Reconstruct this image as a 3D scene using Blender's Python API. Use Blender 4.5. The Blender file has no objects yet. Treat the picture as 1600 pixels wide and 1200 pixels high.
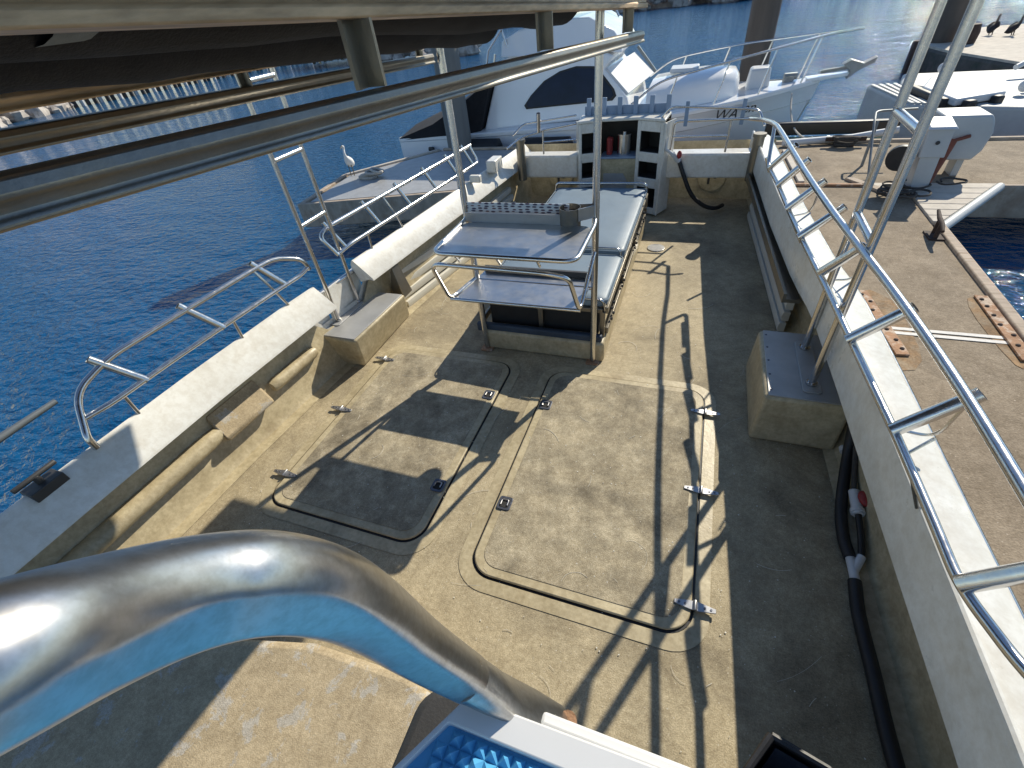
import bpy, math, random
from mathutils import Vector, Matrix
random.seed(7)
R = math.radians
# ---------------------------------------------------------------- camera, sky, sun, exposure
scn = bpy.context.scene
cam = bpy.data.cameras.new('camera'); cam_o = bpy.data.objects.new('camera', cam)
scn.collection.objects.link(cam_o)
cam.sensor_width = 36.0; cam.lens = 36.0*710/1600; cam.clip_start = 0.01; cam.clip_end = 3000
_vy = Vector((340, -660, 710)).normalized()
_vz = Vector((110, 830, 710)); _vz = (_vz - _vy*_vz.dot(_vy)).normalized()
_Y = _vy; _Z = -_vz; _X = _Y.cross(_Z)
# rows = boat axes seen in the lens frame (right, down, forward)
rot = Matrix(((_X[0], -_X[1], -_X[2]), (_Y[0], -_Y[1], -_Y[2]), (_Z[0], -_Z[1], -_Z[2])))
cam_o.matrix_world = Matrix.Translation((0, 0, 2.1)) @ rot.to_4x4()
scn.camera = cam_o
SUN_AZ = R(23.6); SUN_EL = R(36.0)           # azimuth from +Y towards +X
w = bpy.data.worlds.new('World'); scn.world = w; w.use_nodes = True
nt = w.node_tree; nt.nodes.clear()
sky = nt.nodes.new('ShaderNodeTexSky'); sky.sky_type = 'NISHITA'; sky.sun_disc = False
sky.sun_elevation = SUN_EL; sky.sun_rotation = SUN_AZ; sky.air_density = 1.0; sky.dust_density = 0.0; sky.ozone_density = 3.0
bg = nt.nodes.new('ShaderNodeBackground'); bg.inputs['Strength'].default_value = 0.115
wo = nt.nodes.new('ShaderNodeOutputWorld')
nt.links.new(sky.outputs[0], bg.inputs[0]); nt.links.new(bg.outputs[0], wo.inputs[0])
sun = bpy.data.lights.new('sun', 'SUN'); sun.energy = 4.9; sun.angle = R(0.53); sun.color = (1, .92, .76)
sun_o = bpy.data.objects.new('sun', sun); scn.collection.objects.link(sun_o)
sd = Vector((math.sin(SUN_AZ)*math.cos(SUN_EL), math.cos(SUN_AZ)*math.cos(SUN_EL), math.sin(SUN_EL)))
sun_o.rotation_euler = sd.to_track_quat('Z', 'Y').to_euler(); sun_o.location = sd*60
scn.view_settings.view_transform = 'Standard'; scn.view_settings.look = 'None'
scn.view_settings.exposure = 0.2; scn.view_settings.gamma = 1.0; scn.view_settings.use_curve_mapping = False
scn.cycles.use_denoising = True; scn.cycles.max_bounces = 8

# ---------------------------------------------------------------- materials
def N(nt, t, **kw):
    n = nt.nodes.new(t)
    for k, v in kw.items():
        if k in n.inputs: n.inputs[k].default_value = v
        else: setattr(n, k, v)
    return n
def noise(nt, co, scale, detail=6, rough=.6, dist=0.0):
    n = N(nt, 'ShaderNodeTexNoise'); n.inputs['Scale'].default_value = scale
    n.inputs['Detail'].default_value = detail; n.inputs['Roughness'].default_value = rough; n.inputs['Distortion'].default_value = dist
    nt.links.new(co, n.inputs['Vector']); return n.outputs['Fac']
def ramp(nt, fac, a, b, ca=(0,0,0,1), cb=(1,1,1,1)):
    r = N(nt, 'ShaderNodeValToRGB'); e = r.color_ramp.elements
    e[0].position = a; e[0].color = ca; e[1].position = b; e[1].color = cb
    nt.links.new(fac, r.inputs[0]); return r.outputs[0]
def mixc(nt, fac, a, b, mode='MIX'):
    m = N(nt, 'ShaderNodeMix', data_type='RGBA', blend_type=mode)
    if isinstance(fac, (int, float)): m.inputs[0].default_value = fac
    else: nt.links.new(fac, m.inputs[0])
    for s, v in ((6, a), (7, b)):
        if isinstance(v, tuple): m.inputs[s].default_value = (*v[:3], 1)
        else: nt.links.new(v, m.inputs[s])
    return m.outputs[2]
def mat(name, col, rough=.5, metal=0.0, var=.15, scale=6, stain=None, stain_scale=2.5, stain_lo=.5, stain_hi=.7, stain_amt=.7,
        bump=0.0, bump_scale=200, stretch=None, speck=None, speck_scale=120, speck_lo=.68, spec=.5, rvar=.1, coat=0.0, grain=None):
    m = bpy.data.materials.new(name); m.use_nodes = True; t = m.node_tree; b = t.nodes['Principled BSDF']
    geo = N(t, 'ShaderNodeTexCoord'); co = geo.outputs['Object']
    if stretch:
        mp = N(t, 'ShaderNodeMapping'); mp.inputs['Scale'].default_value = stretch
        t.links.new(co, mp.inputs[0]); co = mp.outputs[0]
    f = noise(t, co, scale)
    c = mixc(t, ramp(t, f, .3, .7), tuple(x*(1-var) for x in col), tuple(min(1, x*(1+var)) for x in col))
    if stain:
        s = ramp(t, noise(t, co, stain_scale, 9, .68, .4), stain_lo, stain_hi)
        sm = N(t, 'ShaderNodeMath', operation='MULTIPLY'); t.links.new(s, sm.inputs[0]); sm.inputs[1].default_value = stain_amt
        c = mixc(t, sm.outputs[0], c, stain)
    if grain:
        for gs, lo in grain:
            g = ramp(t, noise(t, co, gs, 3, .7), .36, .62, (lo,lo*.98,lo*.94,1), (1.06,1.06,1.05,1))
            c = mixc(t, 1.0, c, g, 'MULTIPLY')
    if speck:
        s = ramp(t, noise(t, co, speck_scale, 2, .5), speck_lo, speck_lo+.04)
        c = mixc(t, s, c, speck)
    t.links.new(c, b.inputs['Base Color'])
    b.inputs['Metallic'].default_value = metal; b.inputs['Specular IOR Level'].default_value = spec
    b.inputs['Coat Weight'].default_value = coat
    rr = N(t, 'ShaderNodeMapRange'); t.links.new(noise(t, co, scale*2.3), rr.inputs[0])
    rr.inputs[3].default_value = max(.02, rough-rvar); rr.inputs[4].default_value = min(1, rough+rvar)
    t.links.new(rr.outputs[0], b.inputs['Roughness'])
    if bump:
        bn = N(t, 'ShaderNodeBump'); bn.inputs['Strength'].default_value = bump; bn.inputs['Distance'].default_value = .01
        t.links.new(noise(t, co, bump_scale, 4), bn.inputs['Height']); t.links.new(bn.outputs[0], b.inputs['Normal'])
    return m
M = {}
M['deck'] = mat('beige_nonslip_gelcoat', (.50,.425,.29), .75, grain=((14,.88),(55,.82),(170,.72)), var=.12, scale=3, stain=(.17,.14,.095), stain_scale=1.5, stain_lo=.46, stain_hi=.68, stain_amt=.8, bump=.3, bump_scale=190, speck=(.62,.58,.48), speck_scale=90, speck_lo=.70)
M['gel'] = mat('smooth_beige_gelcoat', (.49,.42,.28), .45, grain=((9,.84),(40,.86)), var=.1, scale=4, stain=(.30,.22,.12), stain_scale=3, stain_lo=.52, stain_hi=.78, stain_amt=.6, bump=.12, bump_scale=60)
M['hatchin'] = mat('worn_nonslip_hatch', (.49,.43,.32), .8, grain=((5,.86),(24,.86),(75,.80),(190,.66)), var=.28, scale=9, stain=(.13,.11,.08), stain_scale=2.4, stain_lo=.47, stain_hi=.70, stain_amt=.8, bump=.35, bump_scale=200, speck=(.6,.57,.5), speck_scale=85, speck_lo=.71)
M['plat'] = mat('peeling_beige_paint', (.48,.39,.26), .75, grain=((20,.88),(90,.82),(300,.75)), var=.14, scale=9, stain=(.50,.48,.45), stain_scale=8, stain_lo=.55, stain_hi=.58, stain_amt=.75, bump=.3, bump_scale=260)
M['white'] = mat('white_gelcoat', (.71,.70,.665), .3, grain=((3,.93),(30,.95)), var=.04, scale=2, stain=(.50,.44,.34), stain_scale=5, stain_lo=.55, stain_hi=.8, stain_amt=.5, coat=.15, bump=.02, bump_scale=8)
M['whiteribs'] = mat('aged_white_boards', (.68,.66,.58), .5, var=.06, scale=3, stain=(.42,.36,.26), stain_scale=5, stain_lo=.55, stain_hi=.8, stain_amt=.5)
M['steel'] = mat('stainless_steel', (.62,.61,.60), .22, 1.0, var=.08, scale=14, rvar=.12, stain=(.42,.35,.28), stain_scale=9, stain_lo=.62, stain_hi=.8, stain_amt=.5, bump=.04, bump_scale=60)
M['brushed'] = mat('scuffed_stainless_tube', (.50,.49,.475), .30, 1.0, grain=((160,.88),), var=.07, scale=18, rvar=.06, stain=(.36,.31,.26), stain_scale=8, stain_lo=.55, stain_hi=.75, stain_amt=.5, bump=.03, bump_scale=30)
M['sheet'] = mat('brushed_steel_sheet', (.50,.50,.50), .38, 1.0, var=.12, scale=5, rvar=.14, stain=(.35,.31,.27), stain_scale=4, stain_lo=.5, stain_hi=.8, stain_amt=.5)
M['alu'] = mat('weathered_aluminium', (.25,.23,.195), .40, .9, var=.15, scale=7, stain=(.33,.27,.19), stain_scale=6, stain_lo=.5, stain_hi=.75, stain_amt=.6, bump=.1, bump_scale=70)
M['alug'] = mat('stained_bounce_aluminium', (.66,.46,.27), .5, .15, grain=((30,.7),), var=.25, scale=6, stain=(.24,.15,.08), stain_scale=11, stain_lo=.5, stain_hi=.72, stain_amt=.7, bump=.2, bump_scale=60, stretch=(1,.15,1))  # warm bounce from the deck is put into the base colour, stains over it
M['plate'] = mat('grey_coated_plate', (.40,.40,.395), .5, .3, var=.12, scale=6, stain=(.42,.40,.36), stain_scale=7, stain_lo=.55, stain_hi=.8, stain_amt=.4)
M['vinyl'] = mat('grey_blue_vinyl', (.175,.235,.29), .5, var=.07, scale=5, bump=.1, bump_scale=240, stain=(.22,.26,.28), stain_scale=4, stain_lo=.55, stain_hi=.8, stain_amt=.4)
M['navy'] = mat('dark_blue_rubber', (.035,.055,.085), .6, var=.2, scale=8)
M['bluepost'] = mat('blue_plastic', (.24,.32,.44), .45, var=.12, scale=6)
M['black'] = mat('black_rubber', (.014,.014,.016), .5, var=.25, scale=12, bump=.1, bump_scale=120)
M['canvas'] = mat('black_canvas', (.012,.012,.015), .85, var=.3, scale=9, bump=.35, bump_scale=140)
M['void'] = mat('recess_shade_dark', (.02,.019,.018), .8, var=.3)  # near-black stands in for the shade inside recesses and openings
M['charcoal'] = mat('charcoal_plastic', (.045,.044,.044), .5, var=.15, scale=10, bump=.1, bump_scale=300)
M['strap'] = mat('grey_webbing', (.20,.22,.22), .8, var=.15, scale=30, bump=.3, bump_scale=300)
M['tread'] = mat('blue_foam_tread', (.11,.42,.72), .4, var=.10, scale=14, coat=.1, stain=(.25,.45,.6), stain_scale=20, stain_lo=.62, stain_hi=.8, stain_amt=.5)
M['stepw'] = mat('white_step_plastic', (.72,.72,.71), .35, var=.04, scale=6, stain=(.5,.48,.45), stain_scale=8, stain_lo=.6, stain_hi=.8, stain_amt=.35)
M['concrete'] = mat('brown_dock_concrete', (.32,.26,.195), .9, grain=((5,.82),(25,.84),(80,.78)), var=.16, scale=1.6, stain=(.18,.14,.10), stain_scale=1.1, stain_lo=.45, stain_hi=.75, stain_amt=.6, bump=.5, bump_scale=90, speck=(.50,.42,.34), speck_scale=60, speck_lo=.69)
M['concside'] = mat('wet_dock_side', (.10,.09,.08), .8, var=.3, scale=4, stain=(.03,.05,.035), stain_scale=3, stain_amt=.8)
M['wood'] = mat('weathered_timber', (.45,.37,.29), .85, var=.25, scale=4, stain=(.24,.14,.08), stain_scale=3, stain_lo=.5, stain_hi=.72, stain_amt=.7, bump=.4, bump_scale=40, stretch=(1,6,1))
M['plank'] = mat('pale_grey_planks', (.56,.51,.44), .85, var=.14, scale=5, stain=(.34,.29,.24), stain_scale=4, stain_amt=.5, bump=.3, bump_scale=50)
M['rust'] = mat('rusty_steel', (.36,.20,.11), .85, var=.3, scale=8, stain=(.60,.50,.40), stain_scale=12, stain_lo=.5, stain_hi=.6, stain_amt=.8, bump=.5, bump_scale=60)
M['rustpipe'] = mat('red_brown_pipe', (.20,.06,.035), .7, var=.3, scale=9)
M['rustdark'] = mat('dark_rusty_iron', (.05,.032,.026), .8, var=.4, scale=14, bump=.4, bump_scale=80)
M['paintw'] = mat('white_road_paint', (.72,.70,.66), .8, var=.1, scale=20, stain=(.4,.33,.27), stain_scale=18, stain_lo=.55, stain_hi=.75, stain_amt=.6)
M['plasticw'] = mat('white_plastic', (.60,.62,.64), .4, var=.04, scale=5)
M['floatg'] = mat('grey_float_plastic', (.50,.51,.50), .6, var=.1, scale=3, bump=.2, bump_scale=30, stain=(.36,.38,.36), stain_scale=3, stain_amt=.5)
M['piling'] = mat('grey_piling', (.16,.17,.17), .6, var=.2, scale=2, stain=(.08,.085,.085), stain_scale=2, stain_amt=.7, stretch=(1,1,.2))
M['pilingd'] = mat('dark_timber_piling', (.11,.09,.075), .8, var=.3, scale=3, stretch=(1,1,.15), bump=.4, bump_scale=40)
M['yacht'] = mat('glossy_white_hull', (.87,.88,.89), .16, var=.02, scale=2, coat=.3)
M['glass'] = mat('dark_tinted_window', (.008,.013,.035), .10, var=.3, scale=3, spec=.22)
M['boot'] = mat('black_boot_stripe', (.015,.016,.02), .4)
M['grey'] = mat('galvanised_grey', (.22,.24,.25), .5, .6, var=.15)
M['rope'] = mat('pale_rope', (.50,.47,.42), .9, var=.2, scale=60, bump=.6, bump_scale=400)
M['roped'] = mat('dark_rope', (.06,.055,.05), .9, var=.2, scale=60)
M['red'] = mat('red_plastic', (.30,.03,.03), .5)
M['hinge'] = mat('worn_hinge_steel', (.40,.40,.41), .38, .9, var=.2, scale=40)
M['latch'] = mat('dark_latch_steel', (.13,.14,.17), .4, .7, var=.25, scale=60)
M['scrap'] = mat('clear_fishing_line', (.72,.70,.62), .4, var=.1)
M['rock'] = mat('breakwater_rock', (.46,.42,.38), .9, var=.35, scale=1.2, bump=.6, bump_scale=6, stain=(.10,.08,.07), stain_scale=.9, stain_lo=.45, stain_hi=.6, stain_amt=.9)
M['jettyd'] = mat('dark_jetty_timber', (.06,.05,.045), .9, var=.3)
M['jettyw'] = mat('pale_jetty_boards', (.50,.50,.50), .8, var=.2)
M['greenf'] = mat('algae_tinted_plastic', (.30,.36,.24), .5, var=.2, scale=3, stain=(.14,.17,.09), stain_scale=3, stain_amt=.7)
M['ped'] = mat('shade_greyed_plastic', (.50,.52,.52), .5, var=.06, scale=5)  # white plastic, base greyed to carry the shade on the pedestal front
M['feather'] = mat('black_feathers', (.016,.015,.018), .6, var=.3, scale=30)
M['featherw'] = mat('white_feathers', (.78,.78,.76), .8, var=.05, scale=30)
M['beak'] = mat('dark_beak', (.10,.08,.04), .5)
M['veg'] = mat('dark_shrub_leaves', (.05,.06,.035), .8, var=.4, scale=5)
M['teal'] = mat('teal_plastic', (.03,.22,.20), .5)
M['lettering'] = mat('black_lettering', (.015,.015,.02), .5)
M['clear'] = mat('scuffed_dark_tub_plastic', (.03,.035,.05), .35, var=.3, scale=15, stain=(.35,.33,.28), stain_scale=12, stain_lo=.58, stain_hi=.66, stain_amt=.6)

def fish_mat():
    m = bpy.data.materials.new('fish_print_sticker'); m.use_nodes = True; t = m.node_tree; b = t.nodes['Principled BSDF']
    co = N(t, 'ShaderNodeTexCoord').outputs['Object']
    mp = N(t, 'ShaderNodeMapping'); mp.inputs['Scale'].default_value = (22, 1, 62); t.links.new(co, mp.inputs[0])
    v = N(t, 'ShaderNodeTexVoronoi'); v.inputs['Scale'].default_value = 1.0; v.inputs['Randomness'].default_value = .3
    t.links.new(mp.outputs[0], v.inputs['Vector'])
    f = ramp(t, v.outputs['Distance'], .28, .38, (1,1,1,1), (0,0,0,1))
    hue = mixc(t, v.outputs['Color'], (.02,.05,.12), (.10,.03,.05))
    t.links.new(mixc(t, f, (.50,.58,.66), hue), b.inputs['Base Color']); b.inputs['Roughness'].default_value = .5
    return m
M['fish'] = fish_mat()

def water_mat():
    m = bpy.data.materials.new('harbour_water'); m.use_nodes = True; t = m.node_tree; b = t.nodes['Principled BSDF']
    co = N(t, 'ShaderNodeTexCoord').outputs['Object']
    c = mixc(t, ramp(t, noise(t, co, .06, 3), .35, .65), (.002,.058,.145), (.002,.074,.20))
    t.links.new(c, b.inputs['Base Color']); b.inputs['Roughness'].default_value = .04; b.inputs['IOR'].default_value = 1.33
    mp = N(t, 'ShaderNodeMapping'); mp.inputs['Scale'].default_value = (1, 1.7, 1); mp.inputs['Rotation'].default_value = (0, 0, R(-28))
    t.links.new(co, mp.inputs[0])
    b1 = N(t, 'ShaderNodeBump'); b1.inputs['Strength'].default_value = .7; b1.inputs['Distance'].default_value = .09
    t.links.new(noise(t, mp.outputs[0], 6.0, 4, .55, .3), b1.inputs['Height'])
    b2 = N(t, 'ShaderNodeBump'); b2.inputs['Strength'].default_value = .5; b2.inputs['Distance'].default_value = .25
    t.links.new(noise(t, mp.outputs[0], .7, 3, .5, .2), b2.inputs['Height'])
    t.links.new(b2.outputs[0], b1.inputs['Normal']); t.links.new(b1.outputs[0], b.inputs['Normal'])
    return m
M['water'] = water_mat()

# ---------------------------------------------------------------- mesh helpers
COL = scn.collection
def rootloc(o):
    v = Vector((0,0,0))
    while o is not None: v += o.location; o = o.parent
    return v
class MB:
    def __init__(s): s.v = []; s.f = []
    def add(s, vs, fs):
        n = len(s.v); s.v += [Vector(v) for v in vs]; s.f += [tuple(i+n for i in f) for f in fs]; return s
    def box(s, x0, x1, y0, y1, z0, z1):
        return s.hexa([(x0,y0,z0),(x1,y0,z0),(x1,y1,z0),(x0,y1,z0)], [(x0,y0,z1),(x1,y0,z1),(x1,y1,z1),(x0,y1,z1)])
    def hexa(s, lo, hi):
        return s.add(list(lo)+list(hi), [(3,2,1,0),(4,5,6,7),(0,1,5,4),(1,2,6,5),(2,3,7,6),(3,0,4,7)])
    def bar(s, a, b, w, h, up=(0,0,1)):           # rectangular bar from a to b
        a = Vector(a); b = Vector(b); d = (b-a).normalized(); u = Vector(up)
        sd_ = d.cross(u)
        if sd_.length < 1e-4: sd_ = d.cross(Vector((0,1,0)))
        sd_.normalize(); u = sd_.cross(d).normalized()
        q = [(-1,-1),(1,-1),(1,1),(-1,1)]
        return s.hexa([a+sd_*w/2*i+u*h/2*j for i, j in q], [b+sd_*w/2*i+u*h/2*j for i, j in q])
    def prism(s, poly, z0, z1):
        n = len(poly); vs = [(x,y,z0) for x, y in poly]+[(x,y,z1) for x, y in poly]
        return s.add(vs, [tuple(range(n))[::-1], tuple(range(n,2*n))]+[(i,(i+1)%n,n+(i+1)%n,n+i) for i in range(n)])
    def prism_y(s, poly, y0, y1):                 # polygon in x,z run along y
        n = len(poly); vs = [(x,y0,z) for x, z in poly]+[(x,y1,z) for x, z in poly]
        return s.add(vs, [tuple(range(n)), tuple(range(n,2*n))[::-1]]+[(i,n+i,n+(i+1)%n,(i+1)%n) for i in range(n)])
    def tube(s, pts, r, seg=12, cap=True, hollow=None):
        pts = [Vector(p) for p in pts]; n = len(pts)
        rr = r if isinstance(r, (list, tuple)) else [r]*n
        t0 = (pts[1]-pts[0]).normalized(); u = t0.orthogonal().normalized(); rings = []; vs = []
        for i, p in enumerate(pts):
            t = (pts[min(i+1,n-1)]-pts[max(i-1,0)]).normalized()
            u = (u - t*u.dot(t)).normalized(); v = t.cross(u)
            a = rr[i]; a2 = a if not isinstance(a, tuple) else a[1]; a1 = a if not isinstance(a, tuple) else a[0]
            for k in range(seg):
                th = 2*math.pi*k/seg; vs.append(p+u*a1*math.cos(th)+v*a2*math.sin(th))
        fs = [(i*seg+k, i*seg+(k+1)%seg, (i+1)*seg+(k+1)%seg, (i+1)*seg+k) for i in range(n-1) for k in range(seg)]
        if cap: fs += [tuple(range(seg))[::-1], tuple((n-1)*seg+k for k in range(seg))]
        return s.add(vs, fs)
    def pipe(s, a, b, r, wall=.004, seg=16):      # open-ended pipe with wall thickness
        a = Vector(a); b = Vector(b); t = (b-a).normalized(); u = t.orthogonal().normalized(); v = t.cross(u); vs = []
        for p, q in ((a, r), (b, r), (b, r-wall), (a, r-wall)):
            vs += [p+u*q*math.cos(2*math.pi*k/seg)+v*q*math.sin(2*math.pi*k/seg) for k in range(seg)]
        return s.add(vs, [(j*seg+k, j*seg+(k+1)%seg, ((j+1)%4)*seg+(k+1)%seg, ((j+1)%4)*seg+k) for j in range(4) for k in range(seg)])
    def loft(s, rings, close=False, cap=True):
        m = len(rings[0]); vs = [p for r in rings for p in r]; n = len(rings); e = m if close else m-1
        fs = [(i*m+k, i*m+(k+1)%m, (i+1)*m+(k+1)%m, (i+1)*m+k) for i in range(n-1) for k in range(e)]
        if cap and close: fs += [tuple(range(m))[::-1], tuple((n-1)*m+k for k in range(m))]
        return s.add(vs, fs)
    def ball(s, c, rx, ry, rz, seg=12, ring=8):
        c = Vector(c); rings = []
        for i in range(ring+1):
            ph = math.pi*i/ring; q = max(.002, math.sin(ph))
            rings.append([c+Vector((rx*q*math.cos(2*math.pi*k/seg), ry*q*math.sin(2*math.pi*k/seg), rz*math.cos(ph))) for k in range(seg)])
        return s.loft(rings, True)
    def build(s, name, m, parent=None, bevel=0, smooth=40, seg=2):
        off = rootloc(parent); me = bpy.data.meshes.new(name)
        me.from_pydata([v-off for v in s.v], [], s.f); me.materials.append(M[m] if isinstance(m, str) else m)
        import bmesh
        bm = bmesh.new(); bm.from_mesh(me); bmesh.ops.recalc_face_normals(bm, faces=bm.faces); bm.to_mesh(me); bm.free()
        if smooth: me.shade_smooth(); me.set_sharp_from_angle(angle=R(smooth))
        o = bpy.data.objects.new(name, me); COL.objects.link(o); o.parent = parent
        if bevel:
            b = o.modifiers.new('bevel', 'BEVEL'); b.width = bevel; b.segments = seg; b.limit_method = 'ANGLE'; b.angle_limit = R(35)
        return o
def tag(o, label=None, cat=None, group=None, kind=None):
    if label: o['label'] = label
    if cat: o['category'] = cat
    if group: o['group'] = group
    if kind: o['kind'] = kind
    return o
def thing(name, loc, label, cat, group=None):
    o = bpy.data.objects.new(name, None); COL.objects.link(o); o.location = loc; o.empty_display_size = .1
    return tag(o, label, cat, group)
def one(name, mb, m, label, cat, group=None, **kw):       # a thing that is a single mesh, origin at its base
    xs = [v.x for v in mb.v]; ys = [v.y for v in mb.v]; zs = [v.z for v in mb.v]
    c = Vector(((min(xs)+max(xs))/2, (min(ys)+max(ys))/2, min(zs)))
    for i, v in enumerate(mb.v): mb.v[i] = v-c
    o = mb.build(name, m, None, **kw); o.location = c
    return tag(o, label, cat, group)
def fillet(pts, r, n=6):
    pts = [Vector(p) for p in pts]; out = [pts[0]]
    for i in range(1, len(pts)-1):
        a, b, c = pts[i-1], pts[i], pts[i+1]
        rr = min(r, (a-b).length*.48, (c-b).length*.48)
        p, q = b+(a-b).normalized()*rr, b+(c-b).normalized()*rr
        for k in range(n+1):
            t = k/n; out.append(p*(1-t)**2 + b*2*t*(1-t) + q*t*t)
    out.append(pts[-1]); return out
def spline(pts, n=8):                                     # Catmull-Rom through the points
    P = [Vector(p) for p in pts]; P = [P[0]*2-P[1]]+P+[P[-1]*2-P[-2]]; out = []
    for i in range(1, len(P)-2):
        for k in range(n):
            t = k/n; a, b, c, d = P[i-1], P[i], P[i+1], P[i+2]
            out.append(.5*((2*b)+(c-a)*t+(2*a-5*b+4*c-d)*t*t+(3*b-a-3*c+d)*t**3))
    out.append(P[-2]); return out
def lerp(tab, y):
    if y <= tab[0][0]: return tab[0][1]
    for (a, b), (c, d) in zip(tab, tab[1:]):
        if y <= c: return b+(d-b)*(y-a)/(c-a)
    return tab[-1][1]
def rrect(x0, x1, y0, y1, r, n=8):
    out = []
    for cx, cy, a in ((x1-r,y1-r,0),(x0+r,y1-r,90),(x0+r,y0+r,180),(x1-r,y0+r,270)):
        out += [(cx+r*math.cos(R(a+90*k/n)), cy+r*math.sin(R(a+90*k/n))) for k in range(n+1)]
    return out

# ---------------------------------------------------------------- water
WZ = -0.7
o = MB().add([(-900,-400,WZ),(900,-400,WZ),(900,1500,WZ),(-900,1500,WZ)], [(0,1,2,3)]).build('water', 'water', None, smooth=0)
tag(o, 'deep blue rippled harbour water', None, kind='structure')

# ---------------------------------------------------------------- the fishing boat
XR = [(-1.2,.87),(.5,.855),(1.2,.825),(2.05,.79),(2.7,.755),(3.1,.69),(4,.61),(5.5,.52),(6.0,.49)]       # starboard coaming face
XL = [(-1.2,-2.44),(.4,-2.43),(1.2,-2.41),(2,-2.36),(2.7,-2.28),(3.9,-2.15),(5.5,-1.99),(6.0,-1.95)]
boat = thing('fishing_boat', (-.85, 2.5, 0), 'open beige fishing boat cockpit with white coamings and two big deck hatches', 'boat')
YS = [-1.2+.2*i for i in range(int(7.2/.2))]+[5.95]
def wallR(y): return lerp(XR, y)+.15
def wallL(y): return lerp(XL, y)-.075
mb = MB()
mb.loft([[(wallL(y)-.02, y, 0), (wallR(y)+.02, y, 0)] for y in YS])
mb.build('deck', 'deck', boat, smooth=0)
# coamings: swept section
def coaming(tab, sgn, P, y0, y1):
    mb = MB(); ys = [y0]+[y for y in YS if y0+.03 < y < y1-.03]+[y1]
    mb.loft([[(lerp(tab,y)+sgn*a, y, z) for a, z in P] for y in ys], True); return mb
PR = [(.05,.485),(.0,.48),(0,.70),(.004,.712),(.012,.716),(.022,.712),(.026,.695),(.05,.688),(.165,.67),(.185,.655),(.19,.61),(.17,.59),(.12,.47)]
PL = [(.04,.485),(.0,.48),(.006,.50),(.134,.632),(.142,.640),(.152,.642),(.162,.632),(.172,.61),(.176,.575),(.165,.555),(.13,.46)]
coaming(XR, 1, PR, -1.2, 5.95).build('coaming', 'white', boat)
coaming(XL, -1, PL, -1.2, 2.24).build('coaming', 'white', boat)
coaming(XL, -1, PL, 2.66, 5.95).build('coaming', 'white', boat)
# rub rails of polished steel
for tab, sgn, z in ((XR, 1, .625), (XL, -1, .545)):
    MB().tube([(lerp(tab,y)+sgn*(.192 if sgn > 0 else .185), y, z) for y in YS], .018, 10).build('rub_rail', 'steel', boat)
# hull sides
for tab, sgn, z in ((XR, 1, .60), (XL, -1, .52)):
    MB().loft([[(lerp(tab,y)+sgn*(.175 if sgn > 0 else .16),y,z if sgn > 0 or not 2.15<y<2.72 else .34),(lerp(tab,y)+sgn*(.182 if sgn > 0 else .155),y,.2),(lerp(tab,y)+sgn*(.175 if sgn > 0 else .12),y,-.1),(lerp(tab,y)+sgn*.02,y,WZ-.3)] for y in YS], False, False).build('hull_side', 'white', boat)
# inner walls with a coved foot
MB().loft([[(wallR(y)-.06,y,.003),(wallR(y)-.01,y,.02),(wallR(y)+.02,y,.07),(wallR(y)+.01,y,.3),(wallR(y)+.0,y,.58)] for y in YS], False, False).build('inner_wall', 'gel', boat)
MB().loft([[(wallL(y)+.10,y,.003),(wallL(y)+.03,y,.012),(wallL(y)-.0,y,.05),(wallL(y)-.01,y,.25),(wallL(y)-.04,y,.30),(wallL(y)-.055,y,.50 if not 2.15<y<2.72 else .30)] for y in YS], False, False).build('inner_wall', 'gel', boat)
# transom
MB().add([(-2.2,5.95,0),(.75,5.95,0),(.75,5.99,.62),(-2.2,5.99,.62)], [(0,1,2,3)]).build('transom_wall', 'gel', boat)
for x0, x1 in ((-2.02,-1.30), (-.42,.545)):
    MB().prism_y([(x0,.38),(x1,.38),(x1,.625),(x0,.625)], 5.46, 5.66).build('transom_coaming', 'white', boat, bevel=.02)
MB().loft([[(x,6.0,.6),(x,6.02,.2),(x,6.0,WZ-.2)] for x in (-2.2,-.8,.72)], False, False).build('transom', 'white', boat)
for x in (-1.62, .17):     # round inspection covers low in the transom wall
    h = MB().tube([(x,5.955,.24),(x,5.915,.24)], .15, 28).build('inspection_cover', 'gel', boat, bevel=.006)
    MB().box(x-.045,x-.02,5.90,5.915,.18,.29).box(x+.02,x+.045,5.90,5.915,.24,.35).build('grip', 'charcoal', h)
for x in (-1.95, .52):     # corner posts of grey steel
    MB().tube([(x,5.40,.38),(x,5.40,.80)], .05, 16).tube([(x,5.40,.79),(x,5.40,.82)], .06, 16).build('corner_bollard', 'alu', boat)
# port bolster log and pad
mb = MB()
def log(y0, y1, z):
    ys = [y0+(y1-y0)*i/12 for i in range(13)]
    return [(wallL(y)-.005, y, z) for y in ys]
MB().tube(log(-.2,1.16,.265), [(.046,.052)]*12+[(.034,.04)], 18).build('bolster', 'gel', boat)
MB().tube(log(1.56,1.98,.265), [(.030,.034)]+[(.040,.044)]*11+[(.032,.034)], 18).build('bolster', 'gel', boat)
a, b = wallL(1.12), wallL(1.50)
MB().hexa([(a+.055,1.13,.205),(b+.055,1.50,.205),(b-.02,1.50,.205),(a-.02,1.13,.205)], [(a+.06,1.11,.235),(b+.06,1.48,.235),(b-.045,1.50,.385),(a-.045,1.13,.385)]).build('bolster_pad', 'plat', boat, bevel=.012)
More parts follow.
